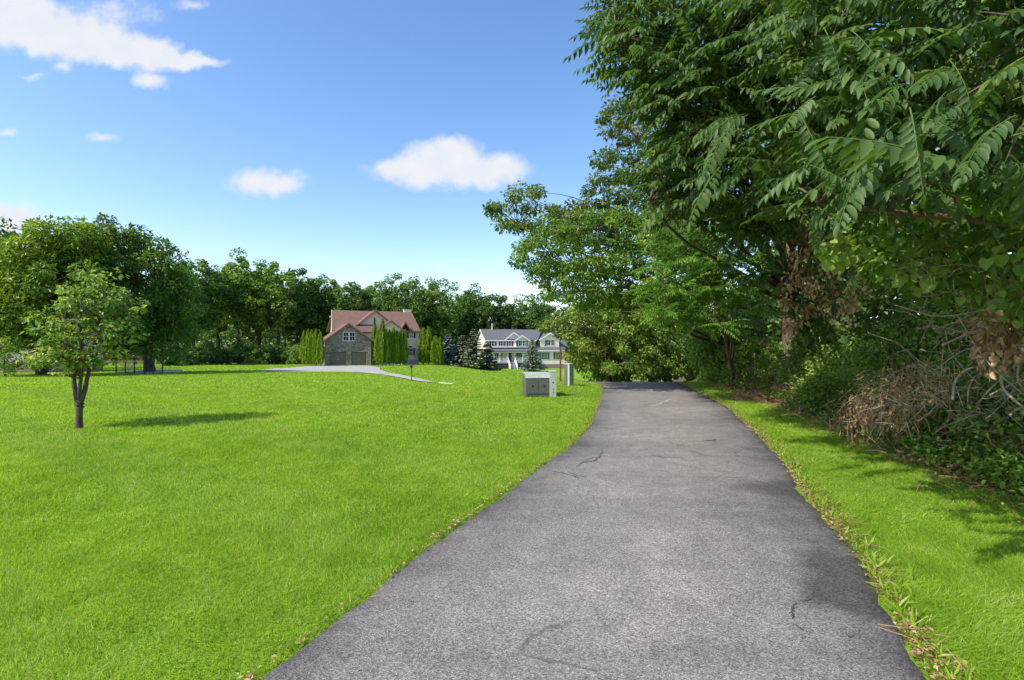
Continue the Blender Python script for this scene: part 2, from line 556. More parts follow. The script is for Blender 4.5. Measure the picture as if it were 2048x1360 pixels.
M = dict(
    ground=mat_ground(), grass=mat_grass(), asphalt=mat_asphalt(), stone=mat_stone(), glass=mat_glass(),
    crack=plain('crack_tar', (.045, .043, .042), .95), chalk=plain('chalk_scuff', (.42, .40, .37), .9, .2, 20),
    concrete=plain('pale_drive_asphalt', (.31, .29, .265), .9, .2, .8), curb=plain('curb_concrete', (.5, .48, .44), .9),
    bark=mat_bark('bark_grey_brown', (.11, .085, .065)), bark_dark=mat_bark('bark_dark', (.06, .047, .036)),
    bark_red=mat_bark('bark_red_brown', (.13, .085, .065)),
    twig=mat_bark('twig_grey', (.34, .28, .22), 10), twig_brown=mat_bark('twig_brown', (.22, .125, .075), 10),
    far=leafmat('far_leaf', (.045, .095, .022), (.10, .195, .036), (.215, .32, .055), .38),
    maple=leafmat('maple_leaf', (.055, .115, .016), (.125, .22, .025), (.26, .34, .045), .4),
    orna=leafmat('ornamental_leaf', (.085, .16, .026), (.18, .29, .045), (.35, .43, .12), .42, .45),
    olive=leafmat('olive_leaf', (.06, .10, .014), (.125, .185, .022), (.24, .28, .04), .38),
    leafy=leafmat('twiggy_leaf', (.06, .13, .018), (.14, .25, .032), (.28, .38, .07), .4, .4),
    dark=leafmat('vine_tree_leaf', (.04, .075, .014), (.085, .15, .02), (.20, .24, .035), .35),
    frond=leafmat('compound_leaf', (.03, .068, .02), (.066, .125, .03), (.16, .235, .055), .4, .5, (1.35, 1.4, .5), .3),
    frond_l=leafmat('bright_compound_leaf', (.06, .14, .018), (.12, .25, .03), (.22, .36, .05), .42, .38),
    thicket=leafmat('thicket_leaf', (.035, .08, .02), (.08, .155, .032), (.16, .245, .05), .32, .45),
    vine=leafmat('vine_leaf', (.085, .175, .035), (.185, .315, .06), (.34, .45, .11), .4, .42),
    weed=leafmat('weed_leaf', (.05, .12, .015), (.12, .23, .025), (.22, .34, .05), .36, .45),
    dead=leafmat('dead_leaf', (.20, .12, .065), (.38, .24, .13), (.58, .42, .26), .25, .8, (1.2, 1, .7), .1),
    straw=leafmat('dry_straw', (.20, .105, .055), (.38, .22, .12), (.58, .41, .25), .25, .8, (1.1, 1, .8), .1),
    arbor=leafmat('arborvitae_leaf', (.06, .12, .006), (.13, .22, .010), (.26, .36, .02), .3, .6),
    spruce=leafmat('spruce_needle', (.065, .095, .05), (.13, .175, .095), (.25, .30, .19), .15, .6, (1, 1, .8)),
    spruce_b=leafmat('blue_spruce_needle', (.075, .105, .09), (.155, .20, .185), (.29, .35, .34), .15, .6, (1, 1, 1)),
    red_roof=mat_shingle('red_shingle', (.15, .083, .06)), grey_roof=mat_shingle('grey_shingle', (.10, .10, .115)),
    tan=mat_siding('tan_siding', (.76, .56, .46)), cream=mat_siding('cream_siding', (.86, .70, .63)), lav=mat_siding('lavender_siding', (.42, .40, .43)),
    trim=plain('white_trim', (.78, .77, .75), .5, .04), redtrim=plain('brown_trim', (.22, .12, .095), .6),
    gdoor=plain('garage_door_paint', (.20, .155, .14), .5, .08), shutter=plain('dark_shutter', (.035, .045, .06), .6),
    brick=plain('brown_brick', (.25, .17, .14), .9, .25, 9), porch=plain('porch_grey', (.35, .33, .35), .7), lattice=plain('dark_lattice', (.04, .035, .035), .8),
    green=plain('utility_green', (.085, .09, .084), .5, .1, 6, spec=.5), green_l=plain('pale_utility_green', (.34, .375, .35), .5, .14, 9),
    rust=plain('red_oxide_post', (.14, .045, .035), .6, .25, 6), black=plain('black_metal', (.02, .02, .022), .5),
    white=plain('white_plastic', (.75, .74, .74), .4, .04),
)

# ------------------------------------------------------------------ ground sheet
def build_ground():
    xs = np.concatenate([-np.geomspace(14, 900, 46)[::-1], np.arange(-13.6, 14, .35), np.geomspace(14.3, 900, 46)])
    ys = np.concatenate([-np.geomspace(8, 500, 14)[::-1], np.arange(-7.6, 32, .35), np.geomspace(32.5, 1200, 60)])
    X, Y = np.meshgrid(xs, ys)
    Z = terr(X, Y)
    V = np.stack([X, Y, Z], -1).reshape(-1, 3)
    nx, ny = len(xs), len(ys)
    i = np.arange(ny - 1)[:, None] * nx; j = np.arange(nx - 1)[None]
    A = i + j
    F = np.concatenate([np.stack([A, A + 1, A + nx + 1], -1).reshape(-1, 3), np.stack([A, A + nx + 1, A + nx], -1).reshape(-1, 3)])
    b = X - edge_x(Y)
    soil_and_shade = smooth(-.25, .5, b) * (Y < 60)
    # far tree line foot: shade painted in soil colour, then bare woodland floor
    soil_and_shade = np.maximum(soil_and_shade, smooth(93, 99, Y + 0.05 * X) * (X < -32))
    soil_and_shade = np.maximum(soil_and_shade, smooth(118, 124, Y) * (Y < 165))
    soil_and_shade = np.maximum(soil_and_shade, smooth(23.5, 25, Y) * (X > 2.5 + .1 * Y) * (Y < 60))
    mb = MB(); mb.add(V, F, soil_and_shade.ravel())
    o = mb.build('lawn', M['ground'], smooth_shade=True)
    tag(o, kind='structure')


build_ground()

# ------------------------------------------------------------------ road
RY = [-9, -6, -2, 2.5, 3.27, 4.05, 5.31, 6.54, 7.73, 8.42, 10, 12.1, 15.45, 18.9, 20.3]
RL = [-5.2, -4.3, -2.85, -1.24, -.935, -.652, -.149, .353, .82, 1.06, 1.54, 2.04, 2.77, 3.38, 3.58]
RR = [-2.1, -1.15, .35, 2.09, 2.42, 2.73, 3.15, 3.62, 4.03, 4.25, 4.71, 5.30, 5.98, 6.54, 6.85]


def road_l(y): return np.interp(y, RY, RL)
def road_r(y): return np.interp(y, RY, RR)


def catmull(pts, m=14):
    p = np.asarray(pts, float); p = np.vstack([2 * p[0] - p[1], p, 2 * p[-1] - p[-2]])
    out = []
    for i in range(1, len(p) - 2):
        t = np.linspace(0, 1, m, endpoint=False)[:, None]
        a, b, c, d = p[i - 1:i + 3]
        out.append(.5 * ((2 * b) + (c - a) * t + (2 * a - 5 * b + 4 * c - d) * t ** 2 + (3 * b - a - 3 * c + d) * t ** 3))
    return np.vstack(out + [p[-2][None]])


def wob(s, seed, amp):
    return amp * (np.sin(s * 2.1 + seed) * .5 + np.sin(s * 5.3 + seed * 2.7) * .3 + np.sin(s * 11.7 + seed * 1.3) * .25 + np.sin(s * 23 + seed) * .15)


def build_road():
    Lp = list(zip(RL, RY)) + [(3.5, 21.2), (3.25, 22.4), (2.7, 23.6)]
    Rp = list(zip(RR, RY)) + [(7.35, 22.2), (7.3, 24.2), (6.6, 25.8)]
    a = catmull(Lp, 24); b = catmull(Rp, 24)
    n = len(a)
    s = np.concatenate([[0], np.cumsum(np.linalg.norm(np.diff(a, axis=0), axis=1))])
    d = norm(b - a)
    a = a + d * wob(s, 1.0, .03)[:, None]; b = b + d * wob(s, 4.0, .055)[:, None]
    ts = np.array([0, .012, .05, .12, .25, .4, .55, .7, .82, .9, .955, .988, 1.0])
    Q = a[:, None] + (b - a)[:, None] * ts[None, :, None]
    Z = terr(Q[..., 0], Q[..., 1]) + .028
    Z = Z + .012 * np.sin(Q[..., 0] * 1.7 + 2) * np.sin(Q[..., 1] * .9)
    Z[:, 0] -= .045; Z[:, -1] -= .045
    V = np.concatenate([Q, Z[..., None]], -1)
    dark = np.interp(ts, [0, .03, .10, .25, .5, .75, .88, .96, 1], [.62, .45, .25, .05, .0, .05, .28, .5, .62])
    T = np.tile(dark, (n, 1)) + wob(s, 2., .1)[:, None]
    # dark sunk patch by the right edge, stained middle
    def blot(x, y, rx, ry, k): return k * np.exp(-(((Q[..., 0] - x) / rx) ** 2 + ((Q[..., 1] - y) / ry) ** 2) ** 2)
    pg = G(1660, 1190)
    T = T + blot(pg[0] + .22, pg[1] - .03, .34, .26, .75) + blot(pg[0] + .25, pg[1] + .45, .2, .25, .4) + blot(3.0, 5.6, .5, .35, .35)
    nx = len(ts); i = np.arange(n - 1)[:, None] * nx; j = np.arange(nx - 1)[None]; A = i + j
    F = np.concatenate([np.stack([A, A + 1, A + nx + 1], -1).reshape(-1, 3), np.stack([A, A + nx + 1, A + nx], -1).reshape(-1, 3)])
    mb = MB(); mb.add(V.reshape(-1, 3), F, T.ravel())
    o = mb.build('road', M['asphalt'], smooth_shade=True)
    tag(o, kind='structure')
    # cracks: thin ragged ribbons that follow the asphalt
    def ribbon(pix, w, mat, name, jit=.012):
        g = np.array([G(*q)[:2] for q in pix])
        q = catmull(g, 10)
        q = q + rng.normal(size=q.shape) * jit * min(1., g[:, 1].mean() / 9)
        t = norm(np.gradient(q, axis=0)); nn = np.stack([-t[:, 1], t[:, 0]], -1)
        k = len(q); ww = w * .95 * (.2 + .8 * rng.random(k)) * np.sin(np.linspace(.12, math.pi - .12, k)) ** .5
        zz = lambda e: np.concatenate([e, (terr(e[:, 0], e[:, 1]) + .028 + .012 * np.sin(e[:, 0] * 1.7 + 2) * np.sin(e[:, 1] * .9) + .006)[:, None]], 1)
        A_, B_ = zz(q + nn * ww[:, None]), zz(q - nn * ww[:, None])
        V = np.vstack([A_, B_]); i = np.arange(k - 1)
        F = np.vstack([np.stack([i, i + 1, i + k + 1], -1), np.stack([i, i + k + 1, i + k], -1)])
        m2 = MB(); m2.add(V, F); m2.build(name, mat, o)
    for pix, w in [([(1150, 940), (1165, 930), (1190, 925), (1202, 912), (1205, 903)], .012), ([(1165, 927), (1185, 920), (1200, 918)], .009),
                   ([(1090, 945), (1120, 950), (1160, 962)], .012), ([(1135, 948), (1150, 955), (1175, 960)], .009),
                   ([(1275, 918), (1300, 916), (1330, 919), (1370, 921)], .011), ([(1330, 884), (1345, 891), (1370, 897), (1385, 900)], .013),
                   ([(1400, 886), (1420, 886), (1430, 884), (1428, 889)], .02), ([(1430, 813), (1450, 814), (1460, 813)], .02),
                   ([(1587, 1246), (1586, 1228), (1592, 1214)], .008), ([(1600, 1212), (1622, 1207), (1627, 1188)], .005), ([(1590, 1256), (1604, 1268), (1624, 1275)], .005), ([(1690, 1276), (1700, 1283), (1712, 1280)], .004), ([(1612, 1087), (1622, 1092), (1636, 1090)], .005),
                   ([(1480, 900), (1500, 903), (1520, 902)], .012), ([(1200, 872), (1240, 869), (1270, 873)], .01), ([(1255, 888), (1300, 887), (1330, 886)], .006),
                   ([(1370, 886), (1400, 887), (1470, 887)], .006)]:
        ribbon(pix, w, M['crack'], 'crack')
    ribbon([(1297, 813), (1315, 811), (1335, 803), (1344, 800)], .03, M['chalk'], 'chalk_mark', .01)


build_road()


DRIVE = []


def build_drive():
    mb = MB()
    far = [(523, 740.5), (560, 737), (600, 734.5), (640, 732.5), (690, 732), (735, 732), (757, 735), (762, 741), (790, 748.5), (820, 755), (845, 760), (866, 765.5)]
    near = [(523, 741.2), (560, 744), (600, 744.5), (640, 744.5), (680, 744.5), (705, 745), (725, 746), (745, 748), (775, 752), (803, 757), (832, 763), (866, 766.2)]
    A = [G(*q) for q in far]; B = [G(*q) for q in near]
    A = catmull(np.array(A)[:, :2], 8); B = catmull(np.array(B)[:, :2], 8)
    n = len(A); ts = np.linspace(0, 1, 9)
    DRIVE.append(np.vstack([A, B[::-1]]))
    Q = A[:, None] + (B - A)[:, None] * ts[None, :, None]
    Z = terr(Q[..., 0], Q[..., 1]) + .05
    V = np.concatenate([Q, Z[..., None]], -1).reshape(-1, 3)
    nx = len(ts); i = np.arange(n - 1)[:, None] * nx; j = np.arange(nx - 1)[None]; K = i + j
    F = np.concatenate([np.stack([K, K + 1, K + nx + 1], -1).reshape(-1, 3), np.stack([K, K + nx + 1, K + nx], -1).reshape(-1, 3)])
    mb.add(V, F)
    o = mb.build('driveway', M['concrete'], smooth_shade=True); tag(o, kind='structure')
    mb = MB()
    g0, g1 = G(880, 767), G(906, 769)
    d = norm((g1 - g0)[:2]); w = np.array((-d[1], d[0])) * .05
    c = [g0[:2] - w, g1[:2] - w, g1[:2] + w, g0[:2] + w]
    pts = [(q[0], q[1], gz(*q) + .02) for q in c]
    mb.prism(pts, (0, 0, .03))
    k = mb.build('curb', M['curb']); tag(k, kind='structure')


build_drive()

# ------------------------------------------------------------------ house one: stone garage, red roof
def box_part(name, mat, parent, x0, x1, y0, y1, z0, z1, **k):
    mb = MB(); mb.box(x0, x1, y0, y1, z0, z1)
    return mb.build(name, mat, parent)


def window(parent, a0, a1, b, z0, z1, cols=2, rows=2, shut=0., arch=False, fw=.09, name='window'):
    mb = MB()
    f = b - .06
    mb.box(a0 - fw, a1 + fw, f, b + .03, z0 - fw, z0); mb.box(a0 - fw, a1 + fw, f, b + .03, z1, z1 + fw)
    mb.box(a0 - fw, a0, f + .002, b + .03, z0, z1); mb.box(a1, a1 + fw, f + .002, b + .03, z0, z1)
    for i in range(1, cols):
        a = a0 + (a1 - a0) * i / cols; mb.box(a - .025, a + .025, f + .01, b + .02, z0, z1)
    for i in range(1, rows):
        z = z0 + (z1 - z0) * i / rows; mb.box(a0, a1, f + .014, b + .02, z - .025, z + .025)
    w = mb.build(name, M['trim'], parent)
    box_part('pane', M['glass'], w, a0, a1, b - .03, b - .012, z0, z1)
    if arch:
        r = (a1 - a0) / 2; c = (a0 + a1) / 2; t = np.linspace(0, math.pi, 13)
        mb = MB(); zb = z1 + fw + .004
        mb.prism([(c + math.cos(q) * r, b - .03, zb + math.sin(q) * r) for q in t], (0, .018, 0))
        mb.build('arch_pane', M['glass'], w)
        mb = MB()
        mb.tube([(c + math.cos(q) * r, b - .04, zb + math.sin(q) * r) for q in t], .06, 4)
        mb.build('arch_trim', M['trim'], w)
    if shut:
        for s0, s1 in ((a0 - fw - shut - .02, a0 - fw - .02), (a1 + fw + .02, a1 + fw + shut + .02)):
            box_part('shutter', M['shutter'], w, s0, s1, b - .05, b + .01, z0 - .03, z1 + .03)
    return w


def gable_roof(mb, a0, a1, zE, ap, zP, b0, b1, ov=.4, t=.16):
    # ridge runs along b, eaves at a0 and a1 height zE, peak ap/zP
    sl = (zP - zE) / (ap - a0); sr = (zP - zE) / (a1 - ap)
    eL = (a0 - ov, zE - sl * ov); eR = (a1 + ov, zE - sr * ov)
    u = .1
    mb.slab((eL[0], b0, eL[1] + u), (ap, b0, zP + u), (ap, b1, zP + u), (eL[0], b1, eL[1] + u), t)
    mb.slab((ap + .002, b0, zP + u), (eR[0], b0, eR[1] + u), (eR[0], b1, eR[1] + u), (ap + .002, b1, zP + u), t)


def rake(mb, a0, a1, zE, ap, zP, b0, ov=.4, h=.2):
    sl = (zP - zE) / (ap - a0); sr = (zP - zE) / (a1 - ap)
    L = (a0 - ov, zE - sl * ov); R = (a1 + ov, zE - sr * ov)
    mb.prism([(L[0], b0, L[1] - h + .1), (ap, b0, zP - h + .1), (ap, b0, zP + .12), (L[0], b0, L[1] + .12)], (0, -.05, 0))
    mb.prism([(ap + .003, b0, zP - h + .1), (R[0], b0, R[1] - h + .1), (R[0], b0, R[1] + .12), (ap + .003, b0, zP + .12)], (0, -.05, 0))


def house_one():
    th = math.radians(25)
    h = empty('stone_front_house', (-29.92, 80, -2.38), th, label='tan house with red brown roof and stone two-car garage wing', cat='house')
    # garage wing
    mb = MB()
    mb.prism([(0, 0, 2.12), (7.2, 0, 2.12), (7.2, 0, 4.1), (3.6, 0, 6.78), (0, 0, 4.1)], (0, .35, 0))
    for a0, a1 in ((0, .75), (3.21, 4.07), (6.45, 7.2)): mb.box(a0, a1, 0, .35, -1, 2.118)
    mb.prism([(0, .354, -1), (7.2, .354, -1), (7.2, .354, 4.1), (3.6, .354, 6.78), (0, .354, 4.1)], (0, 11, 0))
    mb.build('stone_wall', M['stone'], h)
    for a0, a1 in ((.75, 3.21), (4.07, 6.45)):
        mb = MB(); mb.box(a0 + .002, a1 - .002, .27, .34, -.1, 2.117)
        d = mb.build('garage_door', M['gdoor'], h)
        for i in range(4):
            for k in range(3):
                w = (a1 - a0 - .2) / 3
                box_part('door_panel', M['gdoor'], d, a0 + .12 + k * w, a0 + .08 + (k + 1) * w - .04, .25, .275, -.02 + i * .53, .42 + i * .53)
        box_part('door_handle', M['trim'], d, (a0 + a1) / 2 - .08, (a0 + a1) / 2 + .08, .22, .26, .92, .97)
    window(h, 2.80, 3.56, -.01, 4.0, 5.32, 2, 2); window(h, 3.80, 4.56, -.01, 4.0, 5.32, 2, 2)
    mb = MB(); gable_roof(mb, 0, 7.2, 4.1, 3.6, 6.78, -.4, 9.5, .5)
    r = mb.build('garage_roof', M['red_roof'], h)
    mb = MB(); rake(mb, 0, 7.2, 4.1, 3.6, 6.78, -.405, .5); mb.build('rake_board', M['redtrim'], r)
    box_part('downspout', M['trim'], h, -.14, -.04, .05, .15, -.8, 3.9)
    # main body, ridge along a
    mb = MB()
    mb.prism([(2.3, 7, -1), (2.3, 17, -1), (2.3, 17, 5.95), (2.3, 12, 9.45), (2.3, 7, 5.95)], (14.65, 0, 0))
    mb.build('wall', M['tan'], h)
    mb = MB(); u = .12
    mb.slab((1.6, 6.55, 5.635 + u), (17.3, 6.55, 5.635 + u), (16.9, 12, 9.45 + u), (2.2, 12, 9.45 + u), .16)
    mb.slab((1.6, 17.45, 5.635 + u), (17.3, 17.45, 5.635 + u), (16.9, 12.002, 9.45 + u), (2.2, 12.002, 9.45 + u), .16)
    r = mb.build('main_roof', M['red_roof'], h)
    mb = MB()
    mb.slab((1.56, 6.5, 5.50 + u), (2.16, 12, 9.30 + u), (2.16, 12, 9.52 + u), (1.56, 6.5, 5.72 + u), .06)
    mb.build('rake_board', M['trim'], r)
    mb = MB(); mb.box(2.0, 17.2, 6.46, 6.54, 5.5, 5.72); mb.build('gutter', M['redtrim'], r)
    # big cross gable
    mb = MB(); mb.prism([(5.3, 5, -1), (12.2, 5, -1), (12.2, 5, 6.45), (8.76, 5, 9.3), (5.3, 5, 6.45)], (0, 7, 0)); mb.build('gable_wall', M['tan'], h)
    mb = MB(); gable_roof(mb, 5.3, 12.2, 6.45, 8.76, 9.3, 4.55, 12, .45); r = mb.build('gable_roof', M['red_roof'], h)
    mb = MB(); rake(mb, 5.3, 12.2, 6.45, 8.76, 9.3, 4.545, .45); mb.build('rake_board', M['redtrim'], r)
    # low pent roof between garage and gable
    mb = MB(); mb.slab((5.0, 3.1, 5.45), (8.45, 3.1, 5.45), (8.3, 5.2, 6.95), (5.2, 5.2, 6.95), .15); mb.build('pent_roof', M['red_roof'], h)
    mb = MB(); mb.box(6.0, 8.0, 3.5, 4.99, -1, 5.5); mb.build('entry_wall', M['tan'], h)
    # small gable
    mb = MB(); mb.prism([(9.0, 3.4, -1), (13.2, 3.4, -1), (13.2, 3.4, 5.85), (11.12, 3.4, 7.5), (9.0, 3.4, 5.85)], (0, 3.7, 0)); mb.build('small_gable_wall', M['tan'], h)
    mb = MB(); gable_roof(mb, 9.0, 13.2, 5.85, 11.12, 7.5, 3, 9.3, .4); r = mb.build('small_gable_roof', M['red_roof'], h)
    mb = MB(); rake(mb, 9.0, 13.2, 5.85, 11.12, 7.5, 2.995, .4); mb.build('rake_board', M['redtrim'], r)
    mb = MB(); gable_roof(mb, 13.6, 15.2, 6.1, 14.4, 7.3, 6.2, 9.4, .25); mb.build('dormer_roof', M['red_roof'], h)
    window(h, 9.6, 10.4, 3.38, 4.2, 5.5, 2, 2, .3); window(h, 11.6, 12.4, 3.38, 4.2, 5.5, 2, 2, .3)
    window(h, 15.25, 15.95, 6.98, 4.5, 5.55, 2, 2, .34)
    window(h, 14.98, 15.85, 6.98, 1.25, 2.55, 3, 2, .34, arch=True)
    box_part('corner_board', M['trim'], h, 16.82, 16.99, 6.95, 7.1, -1, 5.6)
    box_part('foundation', M['porch'], h, 13.3, 17.02, 6.9, 7.2, -1.2, .35)
    mb = MB(); mb.box(15.6, 16.9, 12.6, 13.5, 7, 9.95); ch = mb.build('chimney', M['trim'], h)
    box_part('chimney_cap', M['curb'], ch, 15.5, 17.0, 12.5, 13.6, 9.952, 10.08)
    box_part('door', M['shutter'], h, 7.0, 7.9, 3.44, 3.52, 0, 2.1)


house_one()


def house_two():
    th = math.radians(16)
    h = empty('cream_house', (-5.72, 110, -4.68), th, label='cream two-storey house with grey roof and white front porch', cat='house')
    mb = MB()
    mb.prism([(0, 0, -1), (0, 9, -1), (0, 9, 6.5), (0, 4.5, 8.75), (0, 0, 6.5)], (11.5, 0, 0))
    mb.build('wall', M['cream'], h)
    u = .1
    mb = MB()
    mb.slab((-.35, -.45, 6.275 + u), (11.9, -.45, 6.275 + u), (14.6, 4.5, 8.75 + u), (-.35, 4.5, 8.75 + u), .15)
    mb.slab((-.35, 9.45, 6.275 + u), (11.9, 9.45, 6.275 + u), (14.6, 4.502, 8.75 + u), (-.35, 4.502, 8.75 + u), .15)
    r = mb.build('main_roof', M['grey_roof'], h)
    mb = MB()
    mb.slab((-.36, -.5, 6.1 + u), (-.36, 4.5, 8.58 + u), (-.36, 4.5, 8.80 + u), (-.36, -.5, 6.32 + u), .06)
    mb.slab((-.36, 9.5, 6.1 + u), (-.36, 4.502, 8.58 + u), (-.36, 4.502, 8.80 + u), (-.36, 9.5, 6.32 + u), .06)
    mb.build('rake_board', M['trim'], r)
    box_part('gutter', M['trim'], r, -.3, 11.6, -.55, -.46, 6.15, 6.34)
    mb = MB(); mb.tube([(2.4, 4.2, 8.5), (2.4, 4.2, 10.2)], .09, 6); mb.build('vent_pipe', M['trim'], r)
    # roof gable over the middle
    mb = MB(); mb.prism([(4.5, -.1, 6.6), (8.2, -.1, 6.6), (6.35, -.1, 8.0)], (0, 4, 0)); mb.build('gable_wall', M['cream'], h)
    mb = MB(); gable_roof(mb, 4.5, 8.2, 6.6, 6.35, 8.0, -.4, 4, .35, .12); r = mb.build('gable_roof', M['grey_roof'], h)
    mb = MB(); rake(mb, 4.5, 8.2, 6.6, 6.35, 8.0, -.404, .35, .25); mb.build('rake_board', M['trim'], r)
    # projecting bay with its own gable
    mb = MB(); mb.prism([(6.45, -1, 4.9), (9.55, -1, 4.9), (9.55, -1, 6.3), (8.0, -1, 7.35), (6.45, -1, 6.3)], (0, 2, 0)); mb.build('bay_wall', M['cream'], h)
    mb = MB(); gable_roof(mb, 6.45, 9.55, 6.3, 8.0, 7.35, -1.3, 2.5, .4, .12); r = mb.build('bay_roof', M['grey_roof'], h)
    mb = MB(); rake(mb, 6.45, 9.55, 6.3, 8.0, 7.35, -1.304, .4, .24); mb.build('rake_board', M['trim'], r)
    # upper windows
    for a0, a1, b in ((1.30, 1.95, 0), (3.35, 4.0, 0), (5.15, 5.8, 0)): window(h, a0, a1, b - .004, 5.05, 6.2, 2, 2, .34)
    window(h, 7.15, 7.9, -1.004, 5.05, 6.2, 2, 2, 0); window(h, 8.1, 8.85, -1.004, 5.05, 6.2, 2, 2, 0)
    for a0, a1 in ((6.68, 7.0), (9.0, 9.32)): box_part('shutter', M['shutter'], h, a0, a1, -1.06, -1.01, 5.02, 6.24)
    box_part('band_board', M['trim'], h, .8, 9.9, -1.02, -.01, 4.74, 4.895)
    # porch
    p = box_part('porch_deck', M['porch'], h, 1.2, 10.0, -2.2, -.02, 1.3, 1.58)
    mb = MB(); mb.slab((.7, -2.6, 4.0), (10.4, -2.6, 4.0), (10.4, .1, 4.72), (.7, .1, 4.72), .14); mb.build('porch_roof', M['grey_roof'], p)
    box_part('porch_beam', M['trim'], p, 1.1, 10.1, -2.3, -2.05, 3.62, 3.86)
    box_part('porch_lattice', M['lattice'], p, 1.3, 9.9, -2.1, -1.9, -.6, 1.298)
    for a in (1.3, 2.6, 4.42, 6.02, 7.75, 9.8): box_part('porch_post', M['trim'], p, a - .08, a + .08, -2.2, -2.04, 1.582, 3.618)
    for a0, a1 in ((1.38, 2.52), (2.68, 4.34), (6.1, 7.67), (7.83, 9.72)):
        mb = MB(); mb.box(a0, a1, -2.16, -2.09, 2.42, 2.5); mb.box(a0, a1, -2.15, -2.1, 1.66, 1.72)
        for a in np.arange(a0 + .1, a1 - .05, .16): mb.box(a - .02, a + .02, -2.14, -2.11, 1.721, 2.419)
        mb.build('railing', M['trim'], p)
    for i in range(6):
        box_part('step', M['porch'], p, 4.55, 5.9, -2.2 - .3 * (i + 1), -2.205 - .3 * i + .001, -.4, 1.3 - .24 * (i + .4))
    for a in (4.45, 6.0):
        mb = MB(); mb.prism([(a - .05, -2.25, 2.5), (a - .05, -2.25, 1.6), (a - .05, -4.1, .0), (a - .05, -4.1, .95)], (.1, 0, 0)); mb.build('stair_rail', M['trim'], p)
    window(h, 1.55, 2.3, -.004, 1.9, 3.4, 2, 2, .34); window(h, 3.1, 3.75, -.004, 1.9, 3.4, 2, 2, 0); window(h, 7.0, 7.8, -.004, 1.9, 3.4, 2, 2, .34)
    dr = box_part('front_door', M['shutter'], h, 5.0, 5.8, -.07, -.01, 1.6, 3.6)
    box_part('door_handle', M['trim'], dr, 5.08, 5.12, -.11, -.07, 2.5, 2.7)
    # right wing with dormer
    mb = MB(); mb.prism([(11.52, -.5, .9), (11.52, 9, .9), (11.52, 9, 4.3), (11.52, 4.5, 8.1), (11.52, -.5, 4.3)], (7.6, 0, 0)); mb.build('wing_wall', M['cream'], h)
    box_part('wing_base', M['brick'], h, 11.5, 19.15, -.52, 9.02, -1.5, .898)
    mb = MB()
    mb.slab((10.8, -1.0, 4.1), (19.5, -1.0, 4.1), (19.5, 4.5, 8.2), (10.8, 4.5, 8.2), .15)
    mb.slab((10.8, 10, 4.1), (19.5, 10, 4.1), (19.5, 4.502, 8.2), (10.8, 4.502, 8.2), .15)
    r = mb.build('wing_roof', M['grey_roof'], h)
    box_part('gutter', M['trim'], r, 10.9, 19.4, -1.09, -1.01, 3.86, 4.06)
    mb = MB(); mb.prism([(12.6, -.2, 4.75), (17.1, -.2, 4.75), (17.1, -.2, 6.6), (14.85, -.2, 7.9), (12.6, -.2, 6.6)], (0, 4.2, 0)); mb.build('dormer_wall', M['cream'], h)
    mb = MB(); gable_roof(mb, 12.6, 17.1, 6.6, 14.85, 7.9, -.6, 4, .4, .13); r2 = mb.build('dormer_roof', M['grey_roof'], h)
    mb = MB(); rake(mb, 12.6, 17.1, 6.6, 14.85, 7.9, -.604, .4, .25); mb.build('rake_board', M['trim'], r2)
    window(h, 14.2, 15.0, -.204, 5.15, 6.35, 2, 2, .34); window(h, 15.2, 16.0, -.204, 5.15, 6.35, 2, 2, 0)
    window(h, 12.75, 14.15, -.504, 2.0, 3.55, 4, 3, .36); window(h, 16.1, 17.2, -.504, 2.0, 3.55, 3, 3, .36)
    box_part('foundation', M['porch'], h, -.02, 11.48, -.02, 9.02, -1.5, .5)


house_two()


def house_three():
    h = empty('lavender_house', (-38.3, 41, gz(-38.3, 41)), math.radians(12), label='lavender grey house corner with white porch rail behind left trees', cat='house')
    mb = MB(); mb.prism([(-9, 0, .75), (-9, 8, .75), (-9, 8, 3.3), (-9, 4, 5.2), (-9, 0, 3.3)], (9, 0, 0)); mb.build('wall', M['lav'], h)
    box_part('brick_base', M['brick'], h, -9.02, .02, -.02, 8.02, -.6, .748)
    mb = MB(); mb.slab((-9.4, -.5, 3.2), (.4, -.5, 3.2), (.4, 4, 5.35), (-9.4, 4, 5.35), .15); mb.slab((-9.4, 8.5, 3.2), (.4, 8.5, 3.2), (.4, 4.002, 5.35), (-9.4, 4.002, 5.35), .15)
    mb.build('roof', M['grey_roof'], h)
    for a in (-2.2, -4.6): box_part('porch_post', M['trim'], h, a - .1, a + .1, -1.6, -1.4, -.4, 3.0)
    mb = MB(); mb.box(-4.5, -2.3, -1.54, -1.46, .95, 1.05); mb.box(-4.5, -2.3, -1.54, -1.46, .2, .28)
    for i in range(7):
        a = -4.35 + i * .31; mb.box(a - .02, a + .02, -1.52, -1.48, .281, .949)
    mb.build('railing', M['trim'], h)
    box_part('porch_deck', M['porch'], h, -4.8, -2.0, -1.7, -.03, -.4, .15)
    window(h, -3.9, -2.9, -.004, 1.3, 2.6, 2, 2, .3)


house_three()

# ------------------------------------------------------------------ leaf templates and tree builders
def tri(v, f): return (np.array(v, float), np.array(f, int))


